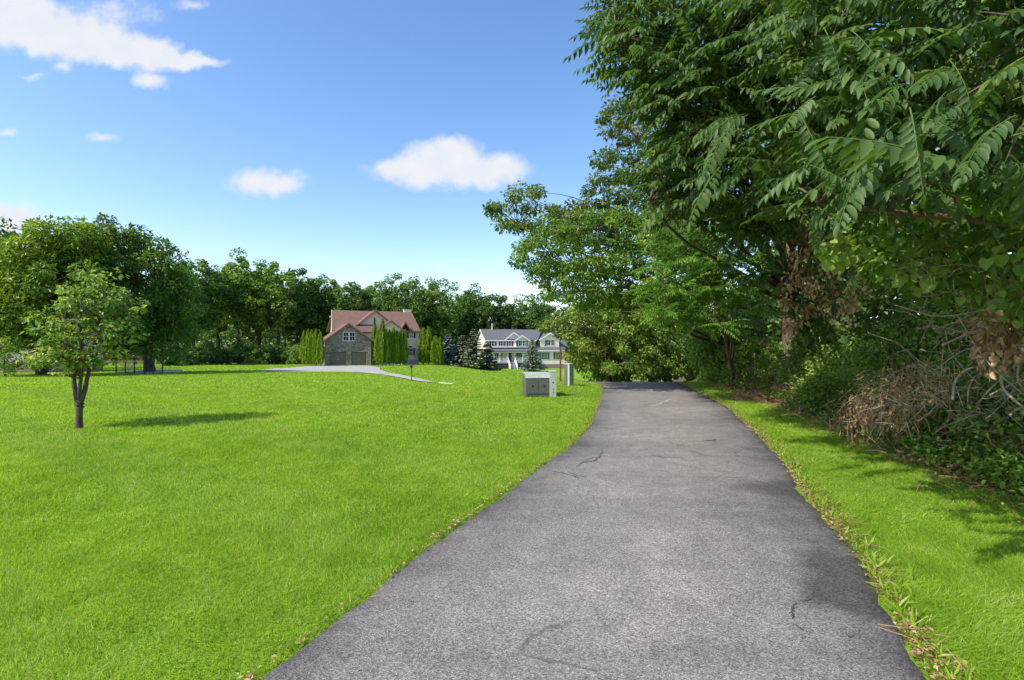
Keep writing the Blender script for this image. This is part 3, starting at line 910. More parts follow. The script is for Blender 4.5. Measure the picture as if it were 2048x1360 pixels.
LEAF2 = tri([(0, 0, 0), (.30, .45, .10), (0, 1, -.06), (-.30, .45, .10)], [(0, 1, 2), (0, 2, 3)])
LEAFW = tri([(0, 0, 0), (.46, .42, .12), (0, 1, -.1), (-.46, .42, .12)], [(0, 1, 2), (0, 2, 3)])
LEAF6 = tri([(0, 0, 0), (.30, .25, .09), (.29, .62, .05), (0, 1, -.14), (-.29, .62, .05), (-.30, .25, .09), (0, .45, 0)],
            [(6, 0, 1), (6, 1, 2), (6, 2, 3), (6, 3, 4), (6, 4, 5), (6, 5, 0)])
HEART = tri([(0, .06, 0), (.34, -.06, .08), (.5, .28, .10), (.33, .66, .03), (0, 1, -.12), (-.33, .66, .03), (-.5, .28, .1), (-.34, -.06, .08), (0, .4, 0)],
            [(8, 0, 1), (8, 1, 2), (8, 2, 3), (8, 3, 4), (8, 4, 5), (8, 5, 6), (8, 6, 7), (8, 7, 0)])
LEAF10 = tri([(0, 0, 0), (.17, .10, .05), (.29, .30, .085), (.29, .55, .06), (.18, .82, 0), (0, 1, -.14), (-.18, .82, 0), (-.29, .55, .06), (-.29, .30, .085), (-.17, .10, .05), (0, .35, 0), (0, .7, -.03)],
             [(10, 0, 1), (10, 1, 2), (10, 2, 3), (10, 3, 11), (11, 3, 4), (11, 4, 5), (11, 5, 6), (11, 6, 7), (10, 11, 7), (10, 7, 8), (10, 8, 9), (10, 9, 0)])
NEEDLE = tri([(-.5, 0, 0), (.5, 0, 0), (.35, 1, -.1), (-.35, 1, -.1)], [(0, 1, 2), (0, 2, 3)])
SPRAY = tri([(0, 0, 0), (.22, .4, .05), (.10, .8, 0), (0, 1, 0), (-.14, .75, 0), (-.22, .35, .05)], [(0, 1, 2), (0, 2, 3), (0, 3, 4), (0, 4, 5)])


def frond_template(npair, lw, ll, droop, hi, seed):
    r = np.random.default_rng(seed)
    n = 9
    t = np.linspace(0, 1, n)
    pts = np.stack([.06 * np.sin(t * 2.5 + seed), t * (1 - .12 * droop), -droop * .55 * t ** 2], -1)
    mb = MB()
    if hi: mb.tube(pts, np.linspace(.010, .004, n), 3, .8, cap=False)
    else: mb.tube(pts[[0, 4, 8]], np.array((.010, .007, .004)), 3, .8, cap=False)
    pos, dr, up, sc = [], [], [], []
    for i in range(npair):
        f = .16 + .80 * i / (npair - 1)
        q = np.array([np.interp(f, t, pts[:, k]) for k in range(3)])
        s = ll * (.72 + .42 * math.sin(math.pi * min(1, (i + 1.2) / (npair + .6)))) * (1 if i < npair - 2 else .82)
        for sg in (-1, 1):
            a = r.normal(0, .12)
            pos.append(q + r.normal(size=3) * .006); dr.append((sg * (.95 - .2 * f), .40 + .35 * f + a, -.55 - .6 * r.random() * (.5 + droop))); up.append((sg * .45 + a, .25 + a, 1)); sc.append(s * r.uniform(.85, 1.12))
    pos.append(pts[-1]); dr.append((0, .8, -.6)); up.append((0, .3, 1)); sc.append(ll * .85)
    tp = LEAF10 if hi else LEAF2
    tp = (tp[0] * np.array((lw / .3, 1, 1)), tp[1])
    mb.leaves(tp, np.array(pos), frames(np.array(dr, float), np.array(up, float)), np.array(sc), r.uniform(.35, .65, len(pos)))
    return np.vstack(mb.V), np.vstack(mb.F), np.concatenate(mb.T)


FR_HI = [frond_template(k, .19, .235, dp, True, s) for k, dp, s in ((7, .35, 1), (8, .7, 2), (7, 1.0, 3), (9, .55, 4), (6, .8, 5))]
FR_HERO = [frond_template(k, .19, .165, dp, True, s) for k, dp, s in ((10, .35, 31), (11, .5, 32), (10, .25, 33))]
FR_LO = [frond_template(k, .20, .25, dp, False, s) for k, dp, s in ((6, .35, 6), (7, .7, 7), (6, 1.0, 8), (7, .55, 9))]
FR_FINE = [frond_template(k, .15, .20, dp, False, s) for k, dp, s in ((9, .45, 16), (10, .8, 17), (9, .6, 18))]


def add_fronds(mb, tpls, pos, dirs, ups, scale, tint):
    R = frames(dirs, ups)
    pick = rng.integers(0, len(tpls), len(pos))
    for k, (v, f, t) in enumerate(tpls):
        s = pick == k
        n = int(s.sum())
        if not n: continue
        V = pos[s][:, None] + np.einsum('nij,kj->nki', R[s], v) * scale[s][:, None, None]
        F = f[None] + (np.arange(n) * len(v))[:, None, None]
        T = tint[s][:, None] + (t[None] - .5) * .7
        mb.add(V.reshape(-1, 3), F.reshape(-1, 3), T.ravel())


def foliage(mb, centers, radii, per, size, tpl=LEAF2, squash=.75, droop=.3, inner=.5, tspread=.22, upw=.8, tone=0.):
    c = np.repeat(centers, per, 0); r = np.repeat(radii, per)
    n = len(c)
    v = unit(n)
    rr = r * (inner + (1 - inner) * rng.random(n) ** .6)
    pos = c + v * rr[:, None] * np.array((1, 1, squash))
    dirs = v * .7 + unit(n) * .7 + np.array((0, 0, -droop))
    ups = v * .5 + unit(n) * .55 + np.array((0, 0, upw))
    ct = np.repeat(np.clip(rng.normal(.5 + tone, tspread * .6, len(centers)), 0, 1), per)
    tint = ct + rng.normal(0, tspread * .7, n)
    mb.leaves(tpl, pos, frames(dirs, ups), size * rng.uniform(.65, 1.3, n), np.clip(tint, 0, 1))


def in_poly(x, y, poly):
    p = np.asarray(poly, float); ins = np.zeros(len(x), bool)
    j = len(p) - 1
    for i in range(len(p)):
        xi, yi = p[i]; xj, yj = p[j]
        c = ((yi > y) != (yj > y)) & (x < (xj - xi) * (y - yi) / (yj - yi + 1e-9) + xi)
        ins ^= c; j = i
    return ins


def spread(points, n):      # keep n well spaced points
    p = np.asarray(points); keep = [0]
    d = np.linalg.norm(p - p[0], axis=1)
    for _ in range(min(n, len(p)) - 1):
        i = int(d.argmax()); keep.append(i)
        d = np.minimum(d, np.linalg.norm(p - p[i], axis=1))
    return p[keep]


def outline_points(poly, dfun, thick, n, over=5):
    p = np.asarray(poly, float)
    out = []
    tot = 0
    while tot < n * over:
        x = rng.uniform(p[:, 0].min(), p[:, 0].max(), n * over); y = rng.uniform(p[:, 1].min(), p[:, 1].max(), n * over)
        s = in_poly(x, y, poly); x, y = x[s], y[s]
        d = dfun(x, y) + rng.random(len(x)) * thick
        q = PV(x, y, d); out.append(q); tot += len(q)
    q = np.vstack(out)[:n * over]
    q = q[q[:, 2] > terr(q[:, 0], q[:, 1]) + .1]
    return spread(q, n)


def skeleton(mb, base, top, r0, tips, nlimb=9, r1=.3, lean=.0, twig=.012, sub=True):
    base, top = np.asarray(base, float), np.asarray(top, float)
    tr = curve(base - np.array((0, 0, .15)), top, 0, .035, 12)
    rad = r0 * np.interp(np.linspace(0, 1, 12), [0, .06, .2, 1], [1.35, 1.08, 1, r1])
    mb.tube(tr, rad, 9)
    tips = np.asarray(tips)
    limbs = spread(tips, min(nlimb, len(tips)))
    ends = []
    for q in limbs:
        h = np.clip((q[2] - base[2]) / (top[2] - base[2] + 1e-6) - .3, .28, .97)
        k = h * 11; i = int(k); st = tr[i] + (tr[min(i + 1, 11)] - tr[i]) * (k - i)
        cv = curve(st, q, .10, .07, 9)
        rr = np.linspace(r0 * np.interp(h, [0, 1], [.55, .3]), max(twig * 1.6, r0 * .05), 9)
        mb.tube(cv, rr, 6)
        ends.append(cv)
    if sub and ends:
        allp = np.vstack([e[3:] for e in ends])
        for q in tips:
            d = np.linalg.norm(allp - q, axis=1); i = int(d.argmin())
            if d[i] > .05: mb.tube(curve(allp[i], q, .05, .08, 5), np.linspace(twig * 1.8, twig * .6, 5), 4)


def tree_obj(name, label, cat, base, trunk_mb, crown_mb, bark, leaf, group=None):
    o = empty(name, tuple(base), label=label, cat=cat, group=group)
    if trunk_mb is not None: trunk_mb.build('trunk', bark, o, base, True)
    c = crown_mb.build('crown', leaf, o, base, smooth_shade=name == 'walnut_tree'); c['kind'] = 'stuff'
    return o


def ellipsoid_clumps(c, rad, n, inner=.55):
    v = unit(n * 6); rr = inner + (1 - inner) * rng.random(n * 6) ** .5
    p = np.asarray(c) + v * rr[:, None] * np.asarray(rad)
    return spread(p, n)


# ------------------------------------------------------------------ left trees
def crown_tree(name, label, base, lobes, n_clump, r_cl, per, size, bark, leaf, r0, top=None, tpl=LEAF2, nlimb=10, group=None, squash=.75, droop=.3, inner=.5, twig=.02, cat='tree', sub=True, lean=None):
    cs = np.vstack([ellipsoid_clumps(c, r, int(n_clump * f), inner) for c, r, f in lobes])
    rad = r_cl * rng.uniform(.45, 1.4, len(cs)); cs = cs + rng.normal(size=cs.shape) * r_cl * .45
    cr = MB(); foliage(cr, cs, rad, per, size, tpl, squash, droop, tone=rng.normal(0, .12))
    tk = MB()
    if top is None: top = np.asarray(lobes[0][0]) + np.array((0, 0, lobes[0][1][2] * .5))
    skeleton(tk, base, top, r0, cs, nlimb, .25, twig=twig, sub=sub)
    return tree_obj(name, label, cat, base, tk, cr, bark, leaf, group)


def left_trees():
    # large round tree
    b = G(300, 746); d = b[1]
    k = d / FPX
    crown_tree('shade_tree', 'large round green shade tree with dark forked trunk left of the lawn', b,
               [(P(262, 585, d), (112 * k, 100 * k, 125 * k), 1.0), (P(215, 510, d), (60 * k, 70 * k, 62 * k), .25), (P(318, 630, d), (45 * k, 80 * k, 85 * k), .35)],
               120, .85, 150, .27, M['bark_dark'], M['maple'], .34, P(262, 560, d), nlimb=12)
    # broad tree at the left edge
    d = 34.0; k = d / FPX; bx = P(85, 745, d); b = np.array((bx[0], d, gz(bx[0], d)))
    crown_tree('shade_tree', 'broad dense green tree behind the small ornamental tree', b,
               [(P(100, 580, d), (108 * k, 105 * k, 112 * k), 1.0), (P(20, 600, d), (95 * k, 80 * k, 88 * k), .6), (P(140, 480, d), (40 * k, 50 * k, 36 * k), .15)],
               125, .9, 170, .28, M['bark_dark'], M['maple'], .3, P(95, 560, d), nlimb=11)
    d = 52.; k = d / FPX; bx = P(25, 740, d); b = np.array((bx[0], d, gz(bx[0], d)))
    crown_tree('tall_tree', 'dark tall tree at the left picture edge, topping the others', b,
               [(P(15, 560, d), (75 * k, 75 * k, 100 * k), 1.0)], 70, 1.3, 130, .42, M['bark_dark'], M['far'], .4, nlimb=8)
    d = 31.; k = d / FPX; bx = P(10, 748, d); b = np.array((bx[0], d, gz(bx[0], d)))
    crown_tree('shrub', 'pale leafy shrub by the white porch rail at the left edge', b,
               [(P(5, 705, d), (38 * k, 35 * k, 36 * k), 1.0)], 32, .42, 110, .14, M['bark'], M['orna'], .05, nlimb=6, cat='shrub', twig=.01)
    # small ornamental tree, several stems from one foot
    b = G(157, 858); d = b[1]; k = d / FPX
    lob = [(P(170, 665, d), (82 * k, 80 * k, 75 * k), 1.0), (P(182, 590, d), (52 * k, 52 * k, 40 * k), .33), (P(120, 715, d), (52 * k, 62 * k, 26 * k), .3), (P(245, 622, d), (32 * k, 45 * k, 30 * k), .13)]
    cs = np.vstack([ellipsoid_clumps(c, r, int(82 * f), .2) for c, r, f in lob])
    cs = cs + rng.normal(size=cs.shape) * .07
    cr = MB(); foliage(cr, cs, .20 * rng.uniform(.5, 1.4, len(cs)), 31, .08, LEAF6, .38, .25, .15, .38, 1.2)
    tk = MB()
    tk.tube(curve(b - np.array((0, 0, .1)), P(158, 800, d), 0, .02, 7), np.array((.085, .07, .062, .058, .058, .06, .062)), 10)
    ends = []
    for px, row, dd, r in ((150, 745, d + .05, .045), (163, 748, d - .1, .040), (178, 742, d + .02, .048)):
        st = P(158 + (px - 162) * .25, 803, d)
        q = np.vstack([curve(st, P(px, row, dd), 0, .04, 6), curve(P(px, row, dd), P(px + (px - 163) * 2.2, 600, dd + rng.normal() * .3), .02, .06, 7)[1:]])
        tk.tube(q, np.linspace(r, .012, len(q)), 8); ends.append(q[4:])
    allp = np.vstack(ends)
    for q in cs:
        i = int(np.linalg.norm(allp - q + np.array((0, 0, .25)), axis=1).argmin())
        tk.tube(curve(allp[i], q, .06, .08, 6), np.linspace(.014, .004, 6), 4)
    for _ in range(4):
        st = P(158, rng.uniform(805, 850), d); a = rng.uniform(0, 6.28)
        tk.tube(np.array([st, st + np.array((math.cos(a), math.sin(a), .35)) * .08]), np.array((.026, .02)), 7)
    tree_obj('ornamental_tree', 'small ornamental tree with forked stems standing alone on the lawn', 'tree', b, tk, cr, M['bark'], M['orna'])


left_trees()


def far_trees():
    names = []
    spec = [  # px, top row, half width px, depth, foot row
        (352, 548, 38, 84), (388, 522, 42, 92), (437, 546, 38, 104), (478, 518, 46, 100), (517, 533, 38, 108), (553, 532, 42, 101), (594, 546, 42, 106),
        (634, 560, 40, 112), (676, 571, 38, 112), (716, 574, 36, 116), (757, 572, 34, 122), (803, 556, 42, 113), (876, 567, 44, 122), (848, 588, 36, 126), (912, 618, 34, 140),
        (943, 583, 32, 132), (986, 594, 40, 128), (1022, 612, 32, 138), (1060, 597, 46, 130), (1108, 612, 34, 128)]
    look = ['with a low round crown beside the big shade tree', 'with a tall narrow crown just right of the big shade tree', 'between two taller trees with sky gaps below its crown', 'with the highest crown of the row', 'just right of the highest crown',
            'with a broad lumpy crown left of the arborvitae', 'with sunlit crown above the left arborvitae clump', 'above the left arborvitae clump, next to the red roof', 'behind the left end of the red roof',
            'behind the red roof left of the gable peak', 'behind the gable peak of the red roofed house', 'tall and rounded behind the white chimney', 'behind the dark arborvitae pair by the tan house', 'large and open, between the two houses', 'low, above the blue spruce',
            'narrow, left of the grey roofed house', 'dark and round, behind the left end of the grey roof', 'low, behind the middle of the grey roof', 'wide, behind the right half of the grey roof', 'partly hidden by roadside branches right of the grey roof']
    for i, (px, top, hw, d) in enumerate(spec):
        k = d / FPX; X = (px - 1024) * k; zg = gz(X, d)
        b = np.array((X, d, zg)); zt = EYE - (top - 680) * k
        H = (zt - zg) * 1.06
        lobes = [((X, d, zg + H * .62), (hw * k, hw * k * .9, H * .36), 1.0)]
        for _ in range(4):
            a = rng.uniform(0, 6.28); q = hw * k * .6
            lobes.append(((X + math.cos(a) * q, d + math.sin(a) * q, zg + H * rng.uniform(.45, .78)), (hw * k * .55, hw * k * .5, H * .2), .2))
        crown_tree('woodland_tree', 'far treeline tree ' + look[i], b, lobes, 62, 1.15, 100, .46, M['bark_dark'], M['far'], .32 + .02 * (i % 3), nlimb=8, group='trees of the far treeline', tpl=LEAFW, inner=.35, sub=False)
    # yellowish tree above the red roof
    d = 108.; k = d / FPX; X = (797 - 1024) * k
    crown_tree('yellowing_tree', 'yellowing small tree top showing behind the red roof', np.array((X, d, gz(X, d))), [((X, d, EYE + 45 * k), (15 * k, 15 * k, 22 * k), 1.0)], 26, .6, 80, .3, M['bark_dark'], M['olive'], .15, nlimb=5, sub=False)
    # understorey bushes
    bs = [(338, 690, 22, 74), (365, 702, 18, 80), (392, 698, 22, 84), (420, 690, 24, 90), (452, 700, 22, 93), (482, 688, 24, 96), (514, 700, 22, 95), (545, 692, 26, 98), (578, 700, 22, 98), (602, 694, 18, 96),
          (640, 660, 26, 118), (865, 690, 20, 118), (905, 680, 24, 125), (935, 690, 24, 128), (1140, 690, 26, 122)]
    pos = ['just right of the big shade tree', 'second right of the big shade tree', 'third right of the big shade tree', 'below the tall narrow crown', 'left of the middle trunks', 'in the middle of the far treeline', 'right of the middle trunks', 'left of the arborvitae, third away', 'left of the arborvitae, second away', 'touching the left arborvitae clump',
           'behind the left arborvitae clump', 'behind the lone arborvitae pair', 'behind the blue spruce', 'behind the row of spruces', 'right of the cream house']
    for (px, top, hw, d), l in zip(bs, pos):
        k = d / FPX; X = (px - 1024) * k; zg = gz(X, d); zt = EYE - (top - 680) * k; H = max(zt - zg, 1.5)
        crown_tree('woodland_bush', 'dense green bush at the wood edge ' + l, np.array((X, d, zg)), [((X, d, zg + H * .5), (hw * k, hw * k * .8, H * .5), 1.)], 26, .75, 75, .32, M['bark_dark'], M['far'], .07, nlimb=4, group='bushes under the far treeline', cat='bush', tpl=LEAFW, sub=False)
    # the wood behind: trunks and shade that read as one mass
    mb = MB(); n = 15000
    px = rng.uniform(-60, 1150, n); d = rng.uniform(128, 160, n)
    X = (px - 1024) / FPX * d; zg = terr(X, d); h = rng.random(n) * np.interp(px, [0, 600, 800, 1150], [10, 10, 8, 8.5])
    pos = np.stack([X, d, zg + h], -1)
    mb.leaves(LEAFW, pos, frames(unit(n) + np.array((0, 0, -.3)), unit(n) + np.array((0, -.3, .6))), rng.uniform(.8, 1.6, n), rng.uniform(.1, .6, n))
    o = mb.build('woodland', M['far']); tag(o, 'dark woodland mass behind the far treeline', 'woodland', kind='stuff')


far_trees()


# ------------------------------------------------------------------ conifers
def arborvitae(H, R, seed):
    r = np.random.default_rng(seed)
    n = 1500
    t = r.random(n) ** .85
    prof = np.interp(t, [0, .08, .25, .5, .75, .92, 1], [.45, .85, 1, .92, .66, .3, .04])
    a = r.uniform(0, 6.283, n)
    ridge = 1 + .14 * np.sin(a * 4 + seed) + .10 * np.sin(a * 9 + t * 9 + seed)
    rad = R * prof * ridge * (.75 + .3 * r.random(n))
    pos = np.stack([np.cos(a) * rad, np.sin(a) * rad, .15 + t * (H - .35)], -1)
    out = np.stack([np.cos(a), np.sin(a), np.zeros(n)], -1)
    dirs = out * .4 + np.array((0, 0, 1.2)) + r.normal(size=(n, 3)) * .22
    mb = MB(); mb.leaves(SPRAY, pos, frames(dirs, out + r.normal(size=(n, 3)) * .5), r.uniform(.28, .55, n), np.clip(.5 + .25 * np.sin(a * 4 + seed) + r.normal(0, .2, n), 0, 1))
    tk = MB(); tk.tube(np.array([(0, 0, -.3), (0, 0, H * .8)]), np.array((.10, .03)), 6)
    return mb.mesh('crown', M['arbor']), tk.mesh('trunk', M['bark'])


ARB = [arborvitae(5.4, .95, 1), arborvitae(5.4, .85, 2), arborvitae(5.4, 1.0, 3), arborvitae(5.4, .8, 4)]


def place_arbor(px, top, d, label, group, i, sx=1.0, foot=None):
    k = d / FPX; X = (px - 1024) * k
    zg = gz(X, d) if foot is None else EYE - (foot - 680) * k
    H = EYE - (top - 680) * k - zg
    o = empty('arborvitae', (X, d, zg), i * 1.3, label=label, cat='arborvitae', group=group)
    o.scale = (sx, sx, H / 5.4)
    for nm, me in zip(('crown', 'trunk'), ARB[i % 4]):
        c = bpy.data.objects.new(nm, me); C.objects.link(c); c.parent = o
        if nm == 'crown': c['kind'] = 'stuff'


def conifers():
    w = ['leftmost', 'second', 'third', 'fourth', 'fifth']
    for i, (px, top, d) in enumerate(((608, 663, 80), (616, 661, 78.5), (624, 662, 77), (632, 660, 76), (641, 666, 75))):
        place_arbor(px, top, d, f'{w[i]} tall green arborvitae in the clump left of the garage', 'arborvitae left of the stone garage', i, .56)
    row = [(749, 638, 84, 'tall thin arborvitae standing against the garage right corner'), (757, 664, 76, 'pale arborvitae in front of the thin one by the garage'), (765, 639, 76, 'tallest pointed arborvitae right of the garage'),
           (772, 660, 76.5, 'first arborvitae right of the tallest pointed one'), (779, 661, 77, 'second arborvitae right of the tallest pointed one'), (787, 656, 77.5, 'taller arborvitae in the middle of the right row'),
           (794, 662, 78, 'arborvitae just right of the middle one in the row'), (801, 660, 78.5, 'second arborvitae from the right end of the row'), (809, 662, 79, 'arborvitae at the right end of the row, beside the arched window')]
    for i, (px, top, d, l) in enumerate(row):
        place_arbor(px, top, d, l, 'arborvitae right of the stone garage', i + 1, .6 if i not in (0, 5) else .55, foot=731)
    for i, (px, top, d, l, s) in enumerate(((847, 658, 92, 'dark arborvitae against the tan house right corner', .95), (857, 657, 92, 'right one of the dark arborvitae pair by the tan house', .9),
                                           (871, 673, 90, 'short arborvitae on a bare stem left of the blue spruce', .8), (880, 676, 90, 'short leaning arborvitae touching the blue spruce', .75))):
        place_arbor(px, top, d, l, 'arborvitae right of the tan house', i, s)
    # spruces
    def spruce(px, top, foot, hw, d, mat, label, seed, bare=.06):
        r = np.random.default_rng(seed); k = d / FPX; X = (px - 1024) * k
        zg = gz(X, d); H = EYE - (top - 680) * k - zg; R = hw * k
        V = MB(); tk = MB(); tk.tube(np.array([(X, d, zg - .2), (X, d, zg + H * .97)]), np.array((.13, .02)), 7)
        nt = 17
        for i in range(nt):
            f = bare + (1 - bare) * (i + r.random() * .5) / nt
            L0 = R * (1 - f) ** .85 + .08
            nb = int(9 - 4 * f); a0 = r.uniform(0, 6.28)
            for j in range(nb):
                a = a0 + j * 6.283 / nb + r.normal(0, .15); L = L0 * r.uniform(.75, 1.1)
                st = np.array((X, d, zg + f * H)); dv = np.array((math.cos(a), math.sin(a), 0))
                tt = np.linspace(.15, 1, 6)
                bp = st + dv * (L * tt)[:, None] + np.array((0, 0, 1)) * (-.28 * L * tt + .16 * L * tt ** 3)[:, None]
                tk.tube(np.vstack([st, bp]), np.linspace(.03, .006, 7), 4)
                m = 60
                q = r.random(m) ** .75; c = np.stack([np.interp(q, tt, bp[:, s]) for s in range(3)], -1)
                side = np.array((-dv[1], dv[0], 0)) * r.choice([-1, 1], m)[:, None]
                dr = dv * .6 + side * .75 + np.array((0, 0, -.15)) + r.normal(size=(m, 3)) * .18
                V.leaves((NEEDLE[0] * np.array((.5, 1, 1)), NEEDLE[1]), c, frames(dr, np.tile((0, 0, 1.), (m, 1)) + r.normal(size=(m, 3)) * .5), r.uniform(.26, .6, m) * (.6 + .4 * L / R), np.clip(.25 + q * .45 + r.normal(0, .15, m), 0, 1))
        tree_obj('spruce_tree', label, 'spruce', np.array((X, d, zg)), tk, V, M['bark_dark'], mat, 'spruces in front of the cream house')
    spruce(896, 668, 732, 30, 96, M['spruce_b'], 'pale blue spruce, leftmost of the spruces', 21)
    spruce(924, 668, 733, 29, 97, M['spruce'], 'loose grey green spruce second from the left', 22)
    spruce(948, 655, 734, 31, 93, M['spruce'], 'tallest dark spruce standing left of the cream house', 23, .16)
    spruce(974, 681, 732, 29, 96, M['spruce'], 'short dark spruce covering the left end of the porch', 24)
    spruce(1065, 678, 732, 26, 95, M['spruce'], 'dark spruce in front of the porch right end', 25)


conifers()

# ------------------------------------------------------------------ utility boxes, posts and small yard things
def transformer():
    g = G(1078, 792)
    d = 15.0; rz = math.radians(8)
    o = empty('transformer_box', (.0525 * d, d, gz(.0525 * d, d)), rz, label='low grey green double-door transformer box on the lawn', cat='utility box')
    W, D, H = .74, .70, .69
    mb = MB(); mb.box(-W / 2, W / 2, .0, D, -.05, H - .14)
    mb.prism([(-W / 2, .0, H - .1395), (-W / 2, D, H - .1395), (-W / 2, D, H), (-W / 2, .06, H)], (W, 0, 0))
    mb.build('cabinet', M['green'], o)
    mb = MB(); mb.prism([(-W / 2 - .015, -.012, H - .125), (-W / 2 - .015, .055, H + .014), (-W / 2 - .015, D + .015, H + .014), (-W / 2 - .015, D + .015, H + .003), (-W / 2 - .015, .058, H + .003), (-W / 2 - .015, -.002, H - .12)], (W / 2 + .012, 0, 0))
    mb.prism([(.004, -.012, H - .125), (.004, .055, H + .014), (.004, D + .015, H + .014), (.004, D + .015, H + .003), (.004, .058, H + .003), (.004, -.002, H - .12)], (W / 2 + .012, 0, 0))
    mb.build('lid', M['green_l'], o)
    for x0, x1 in ((-W / 2 + .02, -.006), (.006, W / 2 - .02)):
        dd = box_part('door', M['green'], o, x0, x1, -.018, -.001, .10, H - .16)
        box_part('handle', M['black'], dd, (x0 + x1) / 2 - .02, (x0 + x1) / 2 + .02, -.028, -.019, .30, .36)
    box_part('base_rail', M['black'], o, -W / 2 - .02, W / 2 + .02, -.03, D + .02, -.06, .025)


def pedestal(px, row, hpx, label, rz, wf, ws):
    d = G(px, row)[1]; k = d / FPX; X = (px - 1024) * k
    o = empty('utility_pedestal', (X, d, gz(X, d)), rz, label=label, cat='utility box')
    H = hpx * k
    mb = MB(); mb.box(-wf / 2, wf / 2, 0, ws, -.05, H); mb.build('body', M['green'], o)
    mb = MB()
    mb.box(-wf / 2 - .012, wf / 2 + .012, -.03, -.002, 0, H); mb.box(-wf / 2 - .012, -wf / 2 - .002, -.0015, ws * .25, 0, H)
    f = mb.build('cover', M['green_l'], o)
    mb = MB(); mb.prism([(-wf / 2 - .02, -.035, H + .001), (-wf / 2 - .02, ws + .012, H + .001), (-wf / 2 - .02, ws + .012, H + .03), (-wf / 2 - .02, ws * .5, H + .045), (-wf / 2 - .02, -.035, H + .025)], (wf + .04, 0, 0)); mb.build('cap', M['green_l'], o)
    for z in (.12, .22): box_part('rust_spot', M['rust'], f, -.012, .018, -.0325, -.031, z, z + .035)
    box_part('latch', M['black'], f, -.02, .02, -.034, -.0305, H * .55, H * .6)


def posts():
    transformer()
    pedestal(1106, 794, 50, 'narrow pale green pedestal with rust spots against the transformer box', math.radians(6), .165, .2)
    pedestal(1142, 772, 43, 'separate taller pedestal box beside the road, pale left edge', math.radians(38), .2, .25)
    g = G(1121, 763); d = g[1]; k = d / FPX
    mb = MB(); mb.box(-.035, .035, -.02, .02, -.2, 69 * k - .02); mb.prism([(-.035, -.02, 69 * k - .0195), (.035, -.02, 69 * k - .0195), (.015, -.02, 69 * k + .04), (-.015, -.02, 69 * k + .04)], (0, .04, 0))
    o = mb.build('marker_post', M['rust'], loc=tuple(g)); tag(o, 'thin rust red marker post beside the road', 'post')
    g = G(823, 763); k = g[1] / FPX
    o = empty('path_light', tuple(g), label='short black lamp post on the lawn by the driveway', cat='lamp post')
    mb = MB(); mb.tube(np.array([(0, 0, -.1), (0, 0, 27 * k)]), .022, 8); mb.build('post', M['black'], o)
    mb = MB(); mb.box(-.055, .055, -.055, .055, 27 * k, 31 * k); mb.build('lantern', M['lattice'], o)
    mb = MB(); h = 31 * k + .002
    mb.add([(-.09, -.09, h), (.09, -.09, h), (.09, .09, h), (-.09, .09, h), (0, 0, h + .08)], [(0, 1, 4), (1, 2, 4), (2, 3, 4), (3, 0, 4), (0, 2, 1), (0, 3, 2)]); mb.build('lantern_cap', M['black'], o)
    # thin white post right of the cream house
    X, d = 13.4, 100.; zg = gz(X, d)
    mb = MB(); mb.box(-.08, .08, -.08, .08, -.5, 3.6)
    o = mb.build('white_post', M['trim'], loc=(X, d, zg)); tag(o, 'thin white post right of the cream house', 'post')
    # poolside fence, patio, ladder behind the left trees
    d = 37.0; x0, x1 = (232 - 1024) / FPX * d, (325 - 1024) / FPX * d
    o = empty('metal_fence', (x0, d, gz(x0, d)), label='low black metal picket fence by the shade tree trunk', cat='fence')
    L = x1 - x0; Hf = 1.15
    def zo(x): return gz(x0 + x, d) - gz(x0, d)
    for i in range(6):
        x = L * i / 5; mb = MB(); mb.box(x - .03, x + .03, -.03, .03, zo(x) - .2, zo(x) + Hf + .08); mb.build('post', M['black'], o)
    for z in (.12, Hf - .06):
        mb = MB(); mb.box(0, L, -.012, .012, zo(L / 2) + z, zo(L / 2) + z + .03); mb.build('rail', M['black'], o)
    for x in np.arange(.1, L, .12):
        mb = MB(); mb.box(x - .008, x + .008, -.008, .008, zo(x) + .02, zo(x) + Hf); mb.build('picket', M['black'], o)
    mb = MB(); mb.box(0, L - 1.2, 0, 4, -.2, .12); p = mb.build('patio', M['curb'], loc=(x0 - .2, d + .4, gz(x0, d + 1))); tag(p, kind='structure')
    o = empty('pool_ladder', (P(254, 742, d + 1.5)[0], d + 1.5, gz(x0, d + 1) + .1), .4, label='white curved pool ladder rails behind the black fence', cat='ladder')
    for s in (-.25, .25):
        t = np.linspace(0, 1, 12)
        pts = np.stack([np.interp(t, [0, .35, .5, .65, .8, 1], [0, .05, .18, .35, .42, .2]), np.full(12, s), np.interp(t, [0, .35, .5, .65, .8, 1], [0, .6, .74, .72, .55, .25])], -1)
        mb = MB(); mb.tube(pts, .025, 6); mb.build('rail', M['white'], o)
    mb = MB(); mb.box(.3, .5, -.27, .27, .3, .34); mb.build('step', M['white'], o)


posts()

